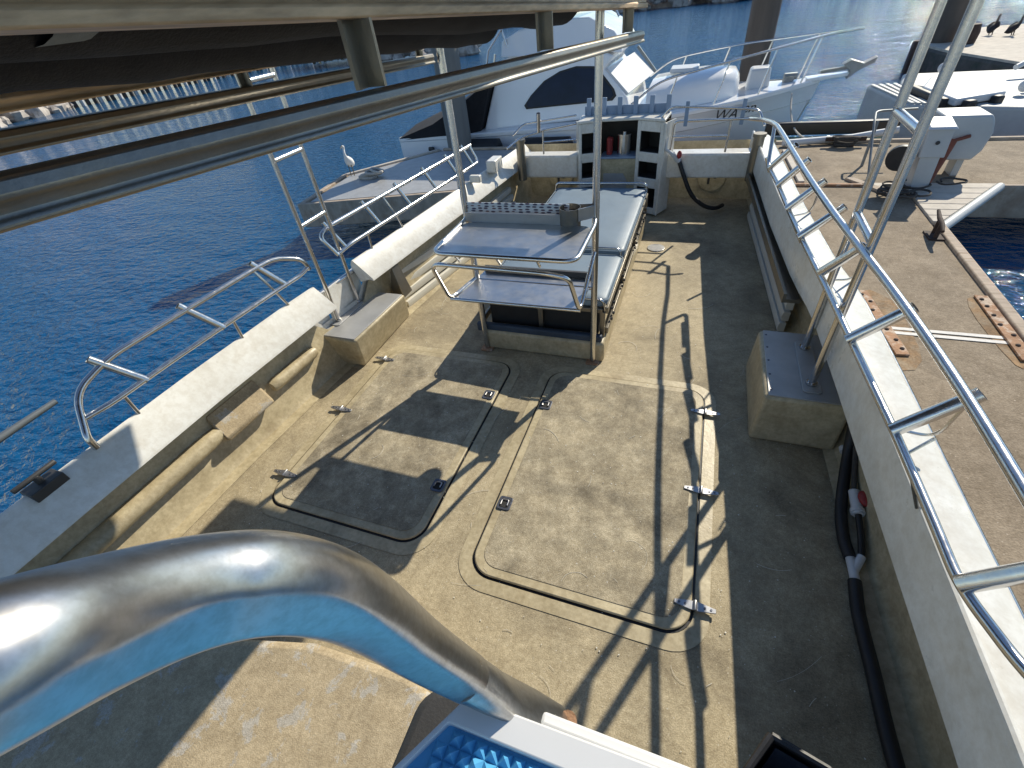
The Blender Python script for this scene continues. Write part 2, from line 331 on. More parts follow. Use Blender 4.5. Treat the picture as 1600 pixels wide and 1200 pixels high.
# hatches
def hatch(x0, x1, y0, y1, hx, hys, lx, lys):
    h = MB().prism(rrect(x0,x1,y0,y1,.115), .004, .018).build('hatch', 'gel', boat, bevel=.006)
    MB().prism(rrect(x0-.009,x1+.009,y0-.009,y1+.009,.12), .0005, .005).build('seal_gap', 'black', h)
    MB().prism(rrect(x0+.045,x1-.045,y0+.045,y1-.045,.085), .0182, .0205).build('nonslip_panel', 'hatchin', h, bevel=.001)
    # flat margin round the opening
    A = rrect(x0-.012,x1+.012,y0-.012,y1+.012,.124); B = rrect(x0-.075,x1+.075,y0-.075,y1+.075,.17); n = len(A)
    MB().add([(x,y,.007) for x,y in A]+[(x,y,.003) for x,y in B], [(i,(i+1)%n,n+(i+1)%n,n+i) for i in range(n)]).build('hatch_margin', 'gel', h)
    for y in hys:
        g = MB()
        g.prism([(hx-.085,y-.009),(hx-.02,y-.02),(hx+.02,y-.02),(hx+.085,y-.009),(hx+.085,y+.009),(hx+.02,y+.02),(hx-.02,y+.02),(hx-.085,y+.009)], .021, .027)
        g.tube([(hx,y-.022,.031),(hx,y+.022,.031)], .008, 10)
        g = g.build('hinge', 'hinge', h, bevel=.0015)
        for q in (-.065,-.04,.04,.065): MB().tube([(hx+q,y,.026),(hx+q,y,.0295)], .005, 8).build('screw', 'latch', g)
    for y in lys:
        g = MB().prism(rrect(lx-.038,lx+.038,y-.042,y+.042,.015,4), .021, .026).build('latch', 'latch', h, bevel=.002)
        MB().prism(rrect(lx-.026,lx+.026,y-.028,y+.028,.01,4), .0262, .0275).build('latch_recess', 'void', g)
        MB().tube(fillet([(lx-.018,y-.016,.031),(lx-.018,y+.018,.031),(lx+.018,y+.018,.031),(lx+.018,y-.016,.031)],.01), .004, 8).build('pull_ring', 'hinge', g)
hatch(-2.085,-1.075,.92,2.43, -2.095, (1.11,1.69,2.27), -1.125, (1.28,2.065))
hatch(-.765,.25,.87,2.425, .262, (1.0,1.62,2.22), -.715, (1.27,2.06))
# deck boxes under the boarding ladders
def deckbox(x0, x1, y0, y1, h, skew):
    b = MB().hexa([(x0,y0,0),(x1,y0,0),(x1,y1,0),(x0,y1,0)], [(x0+(.015 if skew>0 else 0),y0+.02,h),(x1-(.015 if skew<0 else 0),y0+.02,h),(x1-(.015 if skew<0 else 0),y1-.02,h),(x0+(.015 if skew>0 else 0),y1-.02,h)]).build('deck_box', 'gel', boat, bevel=.022, seg=3)
    p = MB().box(x0+.035,x1-.03,y0+.03,y1-.03,h-.002,h+.006).build('top_plate', 'plate', b, bevel=.002)
    for i in range(5):
        y = y0+.08+(y1-y0-.16)*i/4; x = x0+.05 if skew > 0 else x1-.05
        MB().tube([(x,y,h+.005),(x,y,h+.009)], .006, 8).build('screw', 'latch', p)
deckbox(.50,.93,2.08,2.76,.32,1)
b = MB().hexa([(-2.55,2.17,0),(-2.225,2.17,0),(-2.235,2.93,0),(-2.50,2.93,0)], [(-2.53,2.115,.29),(-2.165,2.115,.29),(-2.135,2.80,.29),(-2.42,2.80,.29)]).build('deck_box', 'gel', boat, bevel=.02, seg=3)
p = MB().prism([(-2.515,2.13),(-2.185,2.13),(-2.155,2.785),(-2.43,2.785)], .288, .297).build('top_plate', 'plate', b, bevel=.002)
# upright white backing plates behind the port ladder
MB().prism_y([(-2.505,.29),(-2.505,.575),(-2.52,.575),(-2.52,.29)],2.16,2.30).prism_y([(-2.475,.29),(-2.475,.56),(-2.49,.56),(-2.49,.29)],2.302,2.72).build('backing_plate', 'white', boat, bevel=.003)
MB().tube([(-2.46,2.150,.10),(-2.46,2.140,.10)], .03, 14).build('drain_plug', 'teal', boat)
# round drain cover in the deck
h = MB().tube([(-.28,4.53,.001),(-.28,4.53,.008)], .085, 28).build('drain_cover', 'sheet', boat, bevel=.003)
# slatted boards along both sides
def slats(tab_x, sgn, y0, y1, n, lean, zt, m, wid):
    s = MB()
    for k in range(n):
        z0 = zt*k/n+.01; z1 = zt*(k+1)/n-.012
        ring = []
        for i in range(9):
            y = y0+(y1-y0)*i/8; x = tab_x(y)+sgn*lean*(k+.5)/n
            ring.append([(x-sgn*.012,y,z0),(x-sgn*.02,y,(z0+z1)/2),(x-sgn*.012,y,z1),(x+sgn*wid,y,z1),(x+sgn*wid,y,z0)])
        s.loft(ring, True)
    return s
MXR = [(3.2,.735),(4.5,.645),(5.9,.545)]
MXL = [(3.0,-2.30),(4.05,-2.11),(5.4,-2.0)]
sb = slats(lambda y: lerp(MXR,y), 1, 3.22, 5.35, 4, .02, .37, 'whiteribs', .03).build('slatted_panel', 'whiteribs', boat)
mb = MB(); rings = []
for i in range(9):
    y = 2.96+(5.38-2.96)*i/8; x = lerp([(2.9,.64),(5.4,.475)], y)
    rings.append([(x,y,.40),(x,y,.462),(x+.018,y,.462),(x+.018,y,.425),(x+.105,y,.425),(x+.105,y,.40)])
mb.loft(rings, True).build('ledge_tray', 'alu', boat)
slats(lambda y: lerp(MXL,y), -1, 3.02, 5.3, 4, .10, .34, 'whiteribs', .03).build('slatted_panel', 'whiteribs', boat)
# port bracket on the coaming by the ladder
MB().hexa([(-2.33,2.88,.20),(-2.21,2.88,.20),(-2.21,3.02,.20),(-2.33,3.02,.20)], [(-2.31,2.92,.42),(-2.27,2.90,.47),(-2.26,2.99,.47),(-2.31,3.00,.42)]).build('bracket', 'alu', boat, bevel=.004)
# small rust-stained screw holes on the port coaming
mb = MB()
for i in range(11):
    a = i*2.4; r_ = .012+.028*random.random()
    y = 1.02+r_*2*math.cos(a)*1.1; z = .56+r_*math.sin(a)
    x = lerp(XL, y)-.135*(z-.48)/.15
    mb.tube([(x-.004,y,z-.004),(x+.003,y,z+.003)], .0035 if i else .008, 8)
mb.build('screw_holes', 'void', boat)
# boat cleats and fairlead on the port cap
MB().box(-2.62,-2.53,.36,.50,.60,.65).tube([(-2.575,.34,.69),(-2.575,.52,.69)], .013, 10).tube([(-2.575,.43,.64),(-2.575,.43,.69)], .016, 10).build('cleat', 'charcoal', boat, bevel=.004)
# aft port corner fittings
MB().box(-2.17,-2.06,4.86,5.08,.62,.74).build('aft_fitting', 'white', boat, bevel=.01)
MB().box(-2.22,-2.10,4.5,4.56,.63,.70).build('aft_fitting', 'white', boat, bevel=.01)
# raised platform below the camera
MB().prism([(-2.2,-1.2),(-.2,-1.2),(-.42,.24),(-.62,.30),(-1.0,.285),(-1.4,.18),(-2.2,-.1)], .003, .5).build('raised_platform', 'plat', boat, bevel=.03, seg=3)
# scale flecks and clippings left on the deck: nobody could count them
def on_hatch(x, y):
    return .0212 if (-2.0<x<-1.14 and .99<y<2.36) or (-.69<x<.18 and .94<y<2.35) else (.0186 if (-2.08<x<-1.08 and .93<y<2.42) or (-.76<x<.24 and .88<y<2.41) else .0035)
mb = MB()
for i in range(120):
    x = random.uniform(-2.2,.8); y = random.uniform(.25,3.6) if i < 95 else random.uniform(.2,5.4)
    if -1.4<x<-.42 and y>2.5: continue
    z = on_hatch(x,y)+.0012; a = random.uniform(0,6.3); cv = random.uniform(-9,9); L = random.choice((.03,.05,.09,.16,.24)); P = []
    n = 12
    for k in range(n):
        P.append((x,y,z)); x += math.cos(a)*L/n; y += math.sin(a)*L/n; a += cv*L/n*random.uniform(.4,1.6)*2
    if any(abs(on_hatch(p[0],p[1])+.0012-z) > .001 for p in P): continue
    mb.tube(P, random.choice((.0005,.0007,.0009)), 4)
for i in range(420):
    x = random.uniform(-2.3,.85); y = random.uniform(.2,3.2)
    if -1.4<x<-.42 and y>2.5: continue
    z = on_hatch(x,y); r_ = random.uniform(.0012,.004); a = random.uniform(0,3.14)
    mb.prism([(x+r_*math.cos(a+t)*random.uniform(.5,1.3), y+r_*math.sin(a+t)*random.uniform(.5,1.3)) for t in (0,1.3,2.5,3.6,5)], z+.0003, z+.0016)
o = mb.build('line_clippings', 'scrap', None, smooth=0); tag(o, 'pale curled line clippings and scales scattered over the deck', 'debris', kind='stuff')

# ---------------------------------------------------------------- guard rails with rod holders
def rail_stb():
    t = thing('guard_rail', (.72,2.6,.77), 'stainless guard rail with slanted rod holders on the dockside coaming', 'guard rail', 'stainless guard rails round the cockpit')
    top = [(-.9,.86),(.2,.845),(.973,.825),(1.136,.817),(1.339,.808),(1.579,.791),(1.865,.764),(2.211,.723),(2.636,.672),(3.305,.612),(4.3,.545)]
    T = [(lerp(top,y), y, 1.1) for y in (-.6,.2,.7,1.07,1.34,1.6,1.9,2.25,2.7,3.3,4.2)]
    T = spline(T, 4)+[Vector((.535,4.42,1.098))]+[Vector(p) for p in [(.515,4.62,1.08),(.48,4.95,1.03),(.40,5.36,.955)]]
    MB().tube(T, .0165, 14).build('top_tube', 'steel', t)
    bt = [(.87,.797),(1.09,.782),(1.43,.765),(1.96,.722),(2.57,.675),(3.01,.632),(3.46,.60),(3.92,.573),(4.4,.53)]
    bot = [(lerp(bt,y)+.004, y, .82) for y in (4.4,3.9,3.4,2.9,2.4,1.9,1.4,1.05)]
    B = fillet([(.53,4.55,1.07)]+bot+[(.795,.86,.82),(.85,.66,.84),(.90,.41,.97),(.88,.10,1.085)], .07)
    MB().tube(B, .0145, 12).build('bottom_tube', 'steel', t)
    for a, e in (((.790,.86),(.905,.85)),((.758,1.41),(.922,1.427)),((.708,1.94),(.868,1.924)),((.678,2.54),(.793,2.458)),((.622,2.98),(.794,2.963)),((.592,3.42),(.754,3.396)),((.566,3.87),(.713,3.83)),((.537,4.28),(.669,4.2))):
        a = Vector((*a,.832)); e = Vector((*e,1.02))
        MB().pipe(a, e, .0235, .003, 18).tube([a+(e-a)*.02, a+(e-a)*.03], .021, 16).build('rod_holder', 'steel', t)
    for yb in (1.45,2.60,3.52):
        xb = lerp(XR,yb)
        MB().tube(fillet([(xb+.02,yb+.12,.70),(xb+.11,yb+.03,.76),(xb+.12,yb+.02,.95)],.06), .006, 8).tube(fillet([(xb+.03,yb-.02,.70),(xb+.11,yb+.03,.76)],.04), .006, 8).build('brace', 'steel', t)
    for y in (4.6,2.3,3.2,1.2):
        MB().tube([(lerp(XR,y)+.01,y,.70),(lerp(bt,y),y,.82)], .011, 10).build('foot', 'steel', t)
rail_stb()
def rail_port(y0, y1, label, near):
    t = thing('guard_rail', (-2.5,(y0+y1)/2,.70), label, 'guard rail', 'stainless guard rails round the cockpit')
    bx = lambda y: lerp(XL,y)-.14; tx = lambda y: lerp(XL,y)-.205
    zt, zb = .93, .765
    if near:
        T = fillet([(bx(.63)+.02,.66,.635),(bx(.66)+.02,.66,.70),(tx(.9)-.005,.78,.87),(tx(1.0),.98,zt)]+[(tx(y),y,zt) for y in (1.3,1.6,1.9)]+[(tx(2.1),2.10,zt-.005),(bx(2.2),2.24,zb+.09),(bx(2.2),2.27,zb+.0)], .08)
        B = fillet([(bx(.72)-.02,.70,.77),(bx(.9),.84,zb)]+[(bx(y),y,zb) for y in (1.2,1.6,1.9)]+[(bx(2.18),2.18,zb),(bx(2.25),2.26,zb+.02)], .05)
        hs = (1.0,1.50,2.02); lean = .08
    else:
        T = fillet([(bx(y0+.02),y0+.05,.74),(tx(y0),y0,zt-.03),(tx(y0+.1),y0+.12,zt)]+[(tx(y),y,zt) for y in (3.0,3.5,4.0,4.4,y1)], .06)
        B = fillet([(bx(y0),y0+.06,zb-.02),(bx(y0+.2),y0+.18,zb)]+[(bx(y),y,zb) for y in (3.0,3.5,4.0,y1-.1)]+[(bx(y1),y1,zb+.005),(tx(y1),y1-.03,zt)], .05)
        hs = (2.62,3.05,3.48,3.90,4.30,4.62); lean = .02
    MB().tube(T, .0165, 14).build('top_tube', 'steel', t); MB().tube(B, .0145, 12).build('bottom_tube', 'steel', t)
    for y in hs:
        a = Vector((bx(y)+.0,y+.03,zb-.01)); e = Vector((tx(y)-.025,y-lean,zt+.035))
        MB().pipe(a, e, .021 if near else .0155, .003, 16).tube([a+(e-a)*.02, a+(e-a)*.03], .014, 12).build('rod_holder', 'steel', t)
    for y in ((1.95,) if near else (3.28,)):
        MB().tube([(lerp(XL,y)-.14,y+.05,.63),(bx(y),y,zb),(tx(y),y-.03,zt)], .009, 8).build('brace', 'steel', t)
    for y in ((.9,1.6) if near else (2.9,4.3)):
        MB().tube([(bx(y)-.005,y,.62),(bx(y),y,zb)], .010, 10).build('foot', 'steel', t)
rail_port(.63,2.26,'short stainless guard rail on the water side coaming, nearest the camera','near')
rail_port(2.5,4.75,'longer stainless guard rail on the water side coaming, beyond the boarding ladder','')
# transom rail
t = thing('guard_rail', (-.7,5.3,.66), 'thin stainless rail with upright rod tubes across the stern beside the bait station', 'guard rail', 'stainless guard rails round the cockpit')
MB().tube(fillet([(.40,5.36,.955),(.30,5.4,.95),(-.29,5.42,.94),(-.30,5.42,.655)],.05), .012, 10).tube([(-.29,5.42,.80),(.24,5.42,.80)], .010, 10).tube([(.235,5.42,.65),(.24,5.42,.95)], .011, 10).build('lower_rail', 'steel', t)
MB().tube(fillet([(.52,5.2,.93),(.46,5.30,1.04),(.25,5.36,1.05),(-.33,5.40,1.08),(-.42,5.42,.98)],.05), .011, 10).build('upper_rail', 'steel', t)
MB().tube(fillet([(-2.0,5.1,.80),(-1.9,5.3,.86),(-1.68,5.42,.90),(-1.30,5.42,.955)],.08), .012, 10).tube([(-1.68,5.42,.655),(-1.68,5.42,.90)], .010, 10).tube([(-1.68,5.42,.78),(-1.30,5.42,.80)], .009, 8).build('lower_rail', 'steel', t)
MB().tube(fillet([(-2.0,5.3,.88),(-1.9,5.42,.97),(-1.3,5.44,1.03)],.05), .009, 10).build('upper_rail', 'steel', t)
MB().pipe((-1.72,5.40,.89),(-1.70,5.36,1.08),.022,.003).build('rod_holder', 'steel', t)
for x in (-.18,.33): MB().box(x-.018,x+.018,5.385,5.40,.90,1.12).build('rod_holder', 'bluepost', t, bevel=.004)

# ---------------------------------------------------------------- boarding ladders
def ladder(x, y0, y1, zb, zt, rungs, slope, label, m='steel', r=.019):
    t = thing('boarding_ladder', (x,(y0+y1)/2,zb), label, 'ladder', 'pair of boarding ladders')
    for y in (y0, y1):
        MB().tube([(x,y,zb+.004),(x,y,zt)], r, 16).build('rail', m, t)
    for z in rungs: MB().tube([(x,y0,z-slope),(x,y1,z+slope)], r*.95, 14).build('rung', m, t)
    pl = MB().prism(rrect(x-.045,x+.045,y0-.07,y1+.07,.02,4), zb, zb+.008).build('foot_plate', 'plate', t, bevel=.002)
    for y in (y0,y1): MB().tube([(x,y,zb+.009),(x,y,zb+.022)], r*1.5, 16).build('collar', m, pl)
ladder(.745, 2.235, 2.565, .327, 3.1, (1.135,1.56,1.98,2.4,2.8), 0, 'tall stainless boarding ladder standing on the grey topped box at the dock side')
ladder(-2.455, 2.325, 2.595, .297, 3.0, (1.05,1.462,1.87,2.3,2.7), 0, 'tall stainless boarding ladder standing on the low box at the water side', r=.0155)

# ---------------------------------------------------------------- island seat
t = thing('island_seat', (-.9,3.7,0), 'low beige engine box with grey blue cushions behind the bait table', 'seat')
MB().box(-1.36,-.44,2.60,4.95,0,.17).build('base', 'gel', t, bevel=.025, seg=3)
MB().box(-1.33,-.50,2.715,4.85,.172,.375).build('recess_dark_fill', 'void', t)  # dark block in place of the shaded void under the cushions
MB().box(-1.42,-.46,2.615,2.66,.145,.215).build('bumper_strip', 'navy', t, bevel=.012)
fr = MB().bar((-1.39,2.69,.385),(-.47,2.69,.385),.03,.03).bar((-1.39,4.9,.385),(-.47,4.9,.385),.03,.03)
fr.bar((-1.39,2.69,.385),(-1.39,4.9,.385),.03,.04).bar((-.45,2.69,.385),(-.45,4.9,.385),.03,.05)
for x in (-1.39,-.92,-.47): fr.bar((x,2.69,.17),(x,2.69,.375),.035,.025)
for y in (3.4,4.1,4.9):
    for x in (-1.39,-.45): fr.bar((x,y,.17),(x,y,.365),.03,.03)
fr.bar((-.445,2.72,.20),(-.445,4.9,.20),.02,.05).bar((-1.395,2.72,.20),(-1.395,4.9,.20),.02,.05)
fr.build('frame', 'alu', t, bevel=.003)
for y in (2.82,2.9,3.3,3.4,4.0,4.1,4.6,4.7):
    for z in (.33,.24): MB().tube([(-.436,y,z),(-.42,y,z)], .011, 8).build('bolt', 'charcoal', t)
def cushion(y0, y1, z0, z1, up=0.0):
    rings = []; P = rrect(-1.37,-.445,y0,y1,.05,5); cx, cy = -.91,(y0+y1)/2
    for z, ins in ((z0,.012),(z0+.012,0),(z1-.03,0),(z1-.01,.008),(z1,.028),(z1+.006,.12),(z1+.009,.3)):
        q = []
        for x, y in P:
            dx, dy = cx-x, cy-y; q.append((x+dx*min(1,ins*1.9), y+dy*min(1,ins*1.6), z+up*(y-y0)))
        rings.append(q)
    return MB().loft(rings, True)
def piping(y0,y1,z): 
    P = rrect(-1.372,-.443,y0-.002,y1+.002,.05,5); P = [(x,y,z) for x,y in P]; return MB().tube(P+[P[0]], .005, 6, False)
c = cushion(2.70,3.385,.402,.46).build('cushion', 'vinyl', t, smooth=50); piping(2.70,3.385,.452).build('piping', 'vinyl', c)
c = cushion(3.43,4.86,.402,.475).build('cushion', 'vinyl', t, smooth=50); piping(3.43,4.86,.467).build('piping', 'vinyl', c)
MB().tube(fillet([(-1.40,4.90,.40),(-1.40,4.90,.505),(-.455,4.90,.505),(-.455,4.90,.40)],.06), .014, 12).build('end_bar', 'steel', t)
MB().tube(fillet([(-1.36,3.408,.42),(-1.36,3.408,.50),(-.47,3.408,.50),(-.47,3.408,.40)],.06), .009, 10).build('middle_bar', 'steel', t)
MB().tube(fillet([(-1.36,2.69,.40),(-1.36,2.69,.44),(-.47,2.69,.47),(-.455,2.69,.39)],.05), .009, 10).build('front_bar', 'steel', t)

# ---------------------------------------------------------------- bait table on two poles
t = thing('bait_table', (-.93,2.55,0), 'stainless bait cutting table with lower tray on two tall poles', 'table')
for x in (-1.345,-.515):
    p = MB().tube([(x,2.595,.012),(x,2.625,2.0)], .021, 16).build('pole', 'steel', t)
    MB().prism(rrect(x-.045,x+.045,2.555,2.64,.01,3), .0, .013).build('foot_plate', 'rust', p, bevel=.002)
TZ = 1.045
x0,x1,y0,y1 = -1.325,-.505,2.075,2.53
tp = MB().prism(rrect(x0+.012,x1-.012,y0+.012,y1,.06), TZ-.012, TZ-.004).build('tabletop', 'sheet', t, bevel=.002)
MB().tube(fillet([(-1.345,2.60,TZ),(x0,y1,TZ),(x0,y0,TZ),(x1,y0,TZ),(x1,y1,TZ),(-.515,2.60,TZ+.01)],.075), .0135, 12).build('edge_tube', 'steel', t)
MB().box(-1.315,-.66,2.525,2.535,TZ-.005,TZ+.055).build('splashback', 'sheet', t, bevel=.002)
MB().box(-1.33,-.67,2.600,2.608,1.055,1.135).build('knife_board', 'fish', t, bevel=.002)
lk = MB()
for x in (-1.2,-.95,-.72): lk.tube([(x,y0+.02,TZ-.01),(x,y0+.07,TZ-.075)], .008, 8)
lk.build('spacer', 'steel', t)
# looping tube that carries the tray
SZ = .595
lo = fillet([(-1.345,2.60,TZ-.15),(-1.36,2.21,TZ-.09),(-.58,2.17,TZ-.08),(-.55,2.23,SZ-.0),(-.515,2.61,TZ-.33)],.09)
MB().tube(fillet([(-1.345,2.60,SZ+.02),(-1.42,2.32,SZ),(-1.38,2.12,TZ-.09),(-.66,2.09,TZ-.085),(-.555,2.12,TZ-.12),(-.545,2.32,SZ),(-.515,2.60,SZ+.26)],.085,8), .0135, 12).build('tray_loop', 'steel', t)
MB().tube([(-1.42,2.33,SZ),(-.545,2.335,SZ)], .0125, 10).tube([(-1.345,2.61,SZ),(-.515,2.61,SZ)], .0125, 10).build('tray_rail', 'steel', t)
MB().add([(-1.39,2.345,SZ+.002),(-.56,2.345,SZ+.002),(-.54,2.73,SZ+.010),(-1.33,2.73,SZ+.010),(-1.39,2.345,SZ-.004),(-.56,2.345,SZ-.004),(-.54,2.73,SZ+.004),(-1.33,2.73,SZ+.004)],
    [(0,1,2,3),(7,6,5,4),(0,4,5,1),(1,5,6,2),(2,6,7,3),(3,7,4,0)]).build('tray', 'sheet', t, smooth=0)
MB().box(-1.325,-.545,2.715,2.735,SZ+.0105,SZ+.05).build('tray_lip', 'charcoal', t)
# cup holder bracket with pvc cup
MB().pipe((-.655,2.56,1.0),(-.655,2.56,1.135), .062, .003, 24).build('cup_holder', 'alu', t)
MB().bar((-.60,2.53,1.10),(-.515,2.60,1.10),.006,.07).bar((-.62,2.61,1.10),(-.52,2.63,1.10),.006,.07).build('holder_arm', 'sheet', t)
MB().pipe((-.655,2.56,.985),(-.655,2.56,1.10), .050, .004, 22).tube([(-.655,2.56,.985),(-.655,2.56,.992)], .047, 20).build('cup', 'plasticw', t)

# ---------------------------------------------------------------- bait station on the transom
t = thing('bait_station', (-.76,5.5,0), 'white moulded tackle station with dark cubby holes at the stern', 'cabinet')
def cubby(xa, ya, xb, yb, zt_a, zt_b):
    # upright panel from (xa,ya) to (xb,yb) with three openings, and a real box behind
    a = Vector((xa,ya,0)); d = Vector((xb-xa,yb-ya,0)); L = d.length; d.normalize(); n = Vector((-d.y,d.x,0))
    if n.y < 0: n = -n
    W = MB(); V = MB(); Sd = MB()
    def slab(u0,u1,z0,z1,q0,q1,mbx,top=None):
        lo = [a+d*u0+n*q0, a+d*u1+n*q0, a+d*u1+n*q1, a+d*u0+n*q1]
        mbx.hexa([p+Vector((0,0,z0)) for p in lo], [p+Vector((0,0,z1)) for p in lo])
    for u0,u1 in ((0,.13*L),(.87*L,L)): slab(u0,u1,.02,.955,0,.02,W)
    zs = [(.02,.09),(.30,.40),(.565,.66),(.86,.955)]
    for z0,z1 in zs: slab(.13*L,.87*L,z0,z1,.001,.02,W)
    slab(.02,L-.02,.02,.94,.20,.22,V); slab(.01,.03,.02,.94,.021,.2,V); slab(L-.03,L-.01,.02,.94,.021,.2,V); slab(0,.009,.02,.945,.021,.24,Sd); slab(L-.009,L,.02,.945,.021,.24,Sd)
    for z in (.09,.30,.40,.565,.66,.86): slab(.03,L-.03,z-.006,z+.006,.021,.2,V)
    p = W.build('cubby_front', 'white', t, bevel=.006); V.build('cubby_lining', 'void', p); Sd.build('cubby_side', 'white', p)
cubby(-1.255,5.36,-1.035,5.44,0,0)
cubby(-.655,5.46,-.375,5.33,0,0)
MB().prism([(-1.27,5.345),(-1.03,5.43),(-.655,5.45),(-.37,5.32),(-.34,5.66),(-1.29,5.66)], .957, .985).build('top_panel', 'white', t, bevel=.008)
MB().prism([(-1.04,5.46),(-.64,5.47),(-.64,5.72),(-1.04,5.72)], .585, .605).build('shelf', 'bluepost', t)
MB().box(-1.04,-.64,5.47,5.49,.02,.58).build('lower_panel', 'gel', t, bevel=.004)
MB().prism_y([(-1.0,.10),(-.74,.10),(-.74,.36),(-.78,.43),(-1.0,.43)], 5.46,5.469).build('access_door', 'plate', t, bevel=.003)
MB().box(-1.29,-.34,5.69,5.71,.02,.95).build('back_panel', 'void', t)
MB().bar((-.372,5.33,.02),(-.36,5.33,.95),.03,.02).build('edge_post', 'white', t, bevel=.006)
MB().box(-1.25,-.36,5.63,5.645,.985,1.07).build('backboard', 'bluepost', t, bevel=.003)
for i in range(6):
    x = -1.20+.165*i; MB().box(x-.024,x+.024,5.60,5.622,.985,1.15).build('upright_slat', 'bluepost', t, bevel=.004)
o = MB().tube([(-.80,5.58,.605),(-.80,5.58,.80)], .075, 22).tube([(-.80,5.58,.80),(-.80,5.58,.812)], .08, 22).tube([(-.80,5.58,.812),(-.80,5.58,.83)], .02, 10)
one('steel_canister', o, 'steel', 'shiny steel canister standing on the blue shelf of the stern station', 'canister')
o = MB().box(-.985,-.925,5.53,5.61,.605,.775).tube([(-.955,5.525,.63),(-.955,5.525,.76)], .022, 12)
one('red_container', o, 'red', 'red container beside the steel canister on the blue shelf', 'container', bevel=.01)

# ---------------------------------------------------------------- hoses
t = thing('deck_hose', (.93,1.2,0), 'black washdown hose along the dockside wall with white Y joint and red valve', 'hose')
MB().tube(spline([(.93,2.05,.30),(.935,1.95,.14),(.90,1.70,.04),(.885,1.52,.03),(.895,1.41,.03)],8), .026, 14).build('hose_length', 'black', t)
MB().tube(spline([(.895,1.30,.03),(.885,1.15,.03),(.895,.93,.03),(.90,.75,.03),(.92,.45,.03),(.93,.0,.03)],6), .026, 14).build('hose_length', 'black', t)
MB().tube([(.895,1.42,.03),(.897,1.36,.03),(.897,1.29,.03)], .019, 14).tube([(.935,1.42,.045),(.90,1.35,.03)], .018, 14).build('y_joint', 'plasticw', t)
MB().tube(spline([(.935,1.42,.045),(.945,1.52,.06),(.945,1.62,.08)],5), .014, 10).build('hose_length', 'black', t)
v = MB().tube([(.945,1.62,.08),(.945,1.75,.09)], .024, 14).tube([(.945,1.63,.08),(.945,1.65,.08)], .030, 14).build('valve_body', 'plasticw', t)
MB().ball((.975,1.70,.11), .03,.045,.025).build('valve_handle', 'red', v)
MB().tube(spline([(.945,1.75,.09),(.95,1.85,.13),(.95,1.95,.2)],5), .012, 10).build('hose_length', 'roped', t)
MB().tube([(.94,2.0,.10),(.94,2.03,.10)], .022, 12).build('end_cap', 'plasticw', t)
t = thing('stern_hose', (0,5.6,0), 'black hose with white and red valve hanging down beside the stern station', 'hose')
MB().tube(spline([(-.20,5.44,.57),(-.12,5.42,.40),(-.02,5.42,.22),(.12,5.44,.10),(.24,5.48,.06),(.32,5.6,.05)],7), .022, 12).build('hose_length', 'black', t)
MB().tube([(-.34,5.40,.80),(-.345,5.37,.70),(-.27,5.40,.64)], .017, 12).tube([(-.27,5.40,.645),(-.20,5.44,.56)], .027, 12).build('valve_body', 'plasticw', t)
MB().ball((-.20,5.40,.635), .025,.02,.04).build('valve_handle', 'red', t)

# ---------------------------------------------------------------- overhead rack of the roof
def rk(y): return -.36-.113*(2.55-y)           # starboard side of the rack
def rz(y): return 1.893+.0485*(2.55-y)
def RZ3(y): return 1.955+.0335*(2.55-y)
t = thing('overhead_rack', (-.95,1.2,1.93), 'weathered aluminium roof rack with channel rails overhead', 'roof rack')
def channel(x0f, zf, y0, y1, w, h, m, name):
    ring = []
    for i in range(13):
        y = y0+(y1-y0)*i/12; x = x0f(y); z = zf(y)
        P = [(0,0),(w,0),(w,h*.18),(w*.86,h*.24),(w*.9,h*.5),(w,h*.62),(w*.85,h*.95),(w*.55,h),(0,h)]
        ring.append([(x-w/2+a,y,z+b) for a,b in P])
    return MB().loft(ring, True).build(name, m, t, bevel=.003)
channel(lambda y: rk(y), lambda y: rz(y)-.028, -1.0, 2.72, .042, .044, 'alu', 'side_rail')
channel(lambda y: -1.45+.02*(2.55-y), lambda y: rz(y)-.04, -.8, 2.72, .04, .045, 'alu', 'side_rail')
channel(lambda y: rk(y)-.015, lambda y: rz(y)+.098+.0095*(2.55-y), -1.0, 2.74, .07, .09, 'alug', 'upper_rail')
channel(lambda y: rk(y)-.17, lambda y: rz(y)+.112+.0095*(2.55-y), -1.0, 2.70, .05, .06, 'alug', 'upper_rail')
channel(lambda y: -1.36, lambda y: RZ3(y), -1.0, 2.72, .05, .035, 'alug', 'upper_rail')
for y in (-.2,.82,1.6,2.5):
    x = rk(y); z = rz(y)
    q = MB().box(x-.022,x-.014,y-.035,y+.035,z+.02,z+.100+.0095*(2.55-y)).box(x-.014,x+.018,y-.004,y+.004,z+.02,z+.099+.0095*(2.55-y))
    q.build('post', 'alu', t)
for y in (.3,1.38,2.0,2.6):
    x = -1.45+.02*(2.55-y); z = rz(y)-.035
    MB().box(x-.016,x-.01,y-.022,y+.022,z+.03,z+.085).box(x-.01,x+.014,y-.003,y+.003,z+.03,z+.085).build('post', 'alu', t)
for y in (-.3,.75,1.9,2.68):
    MB().bar((rk(y)-.06,y,rz(y)+.16+.0095*(2.55-y)),(-1.34,y,rz(y)+.15),.05,.03).build('cross_beam', 'alug', t)
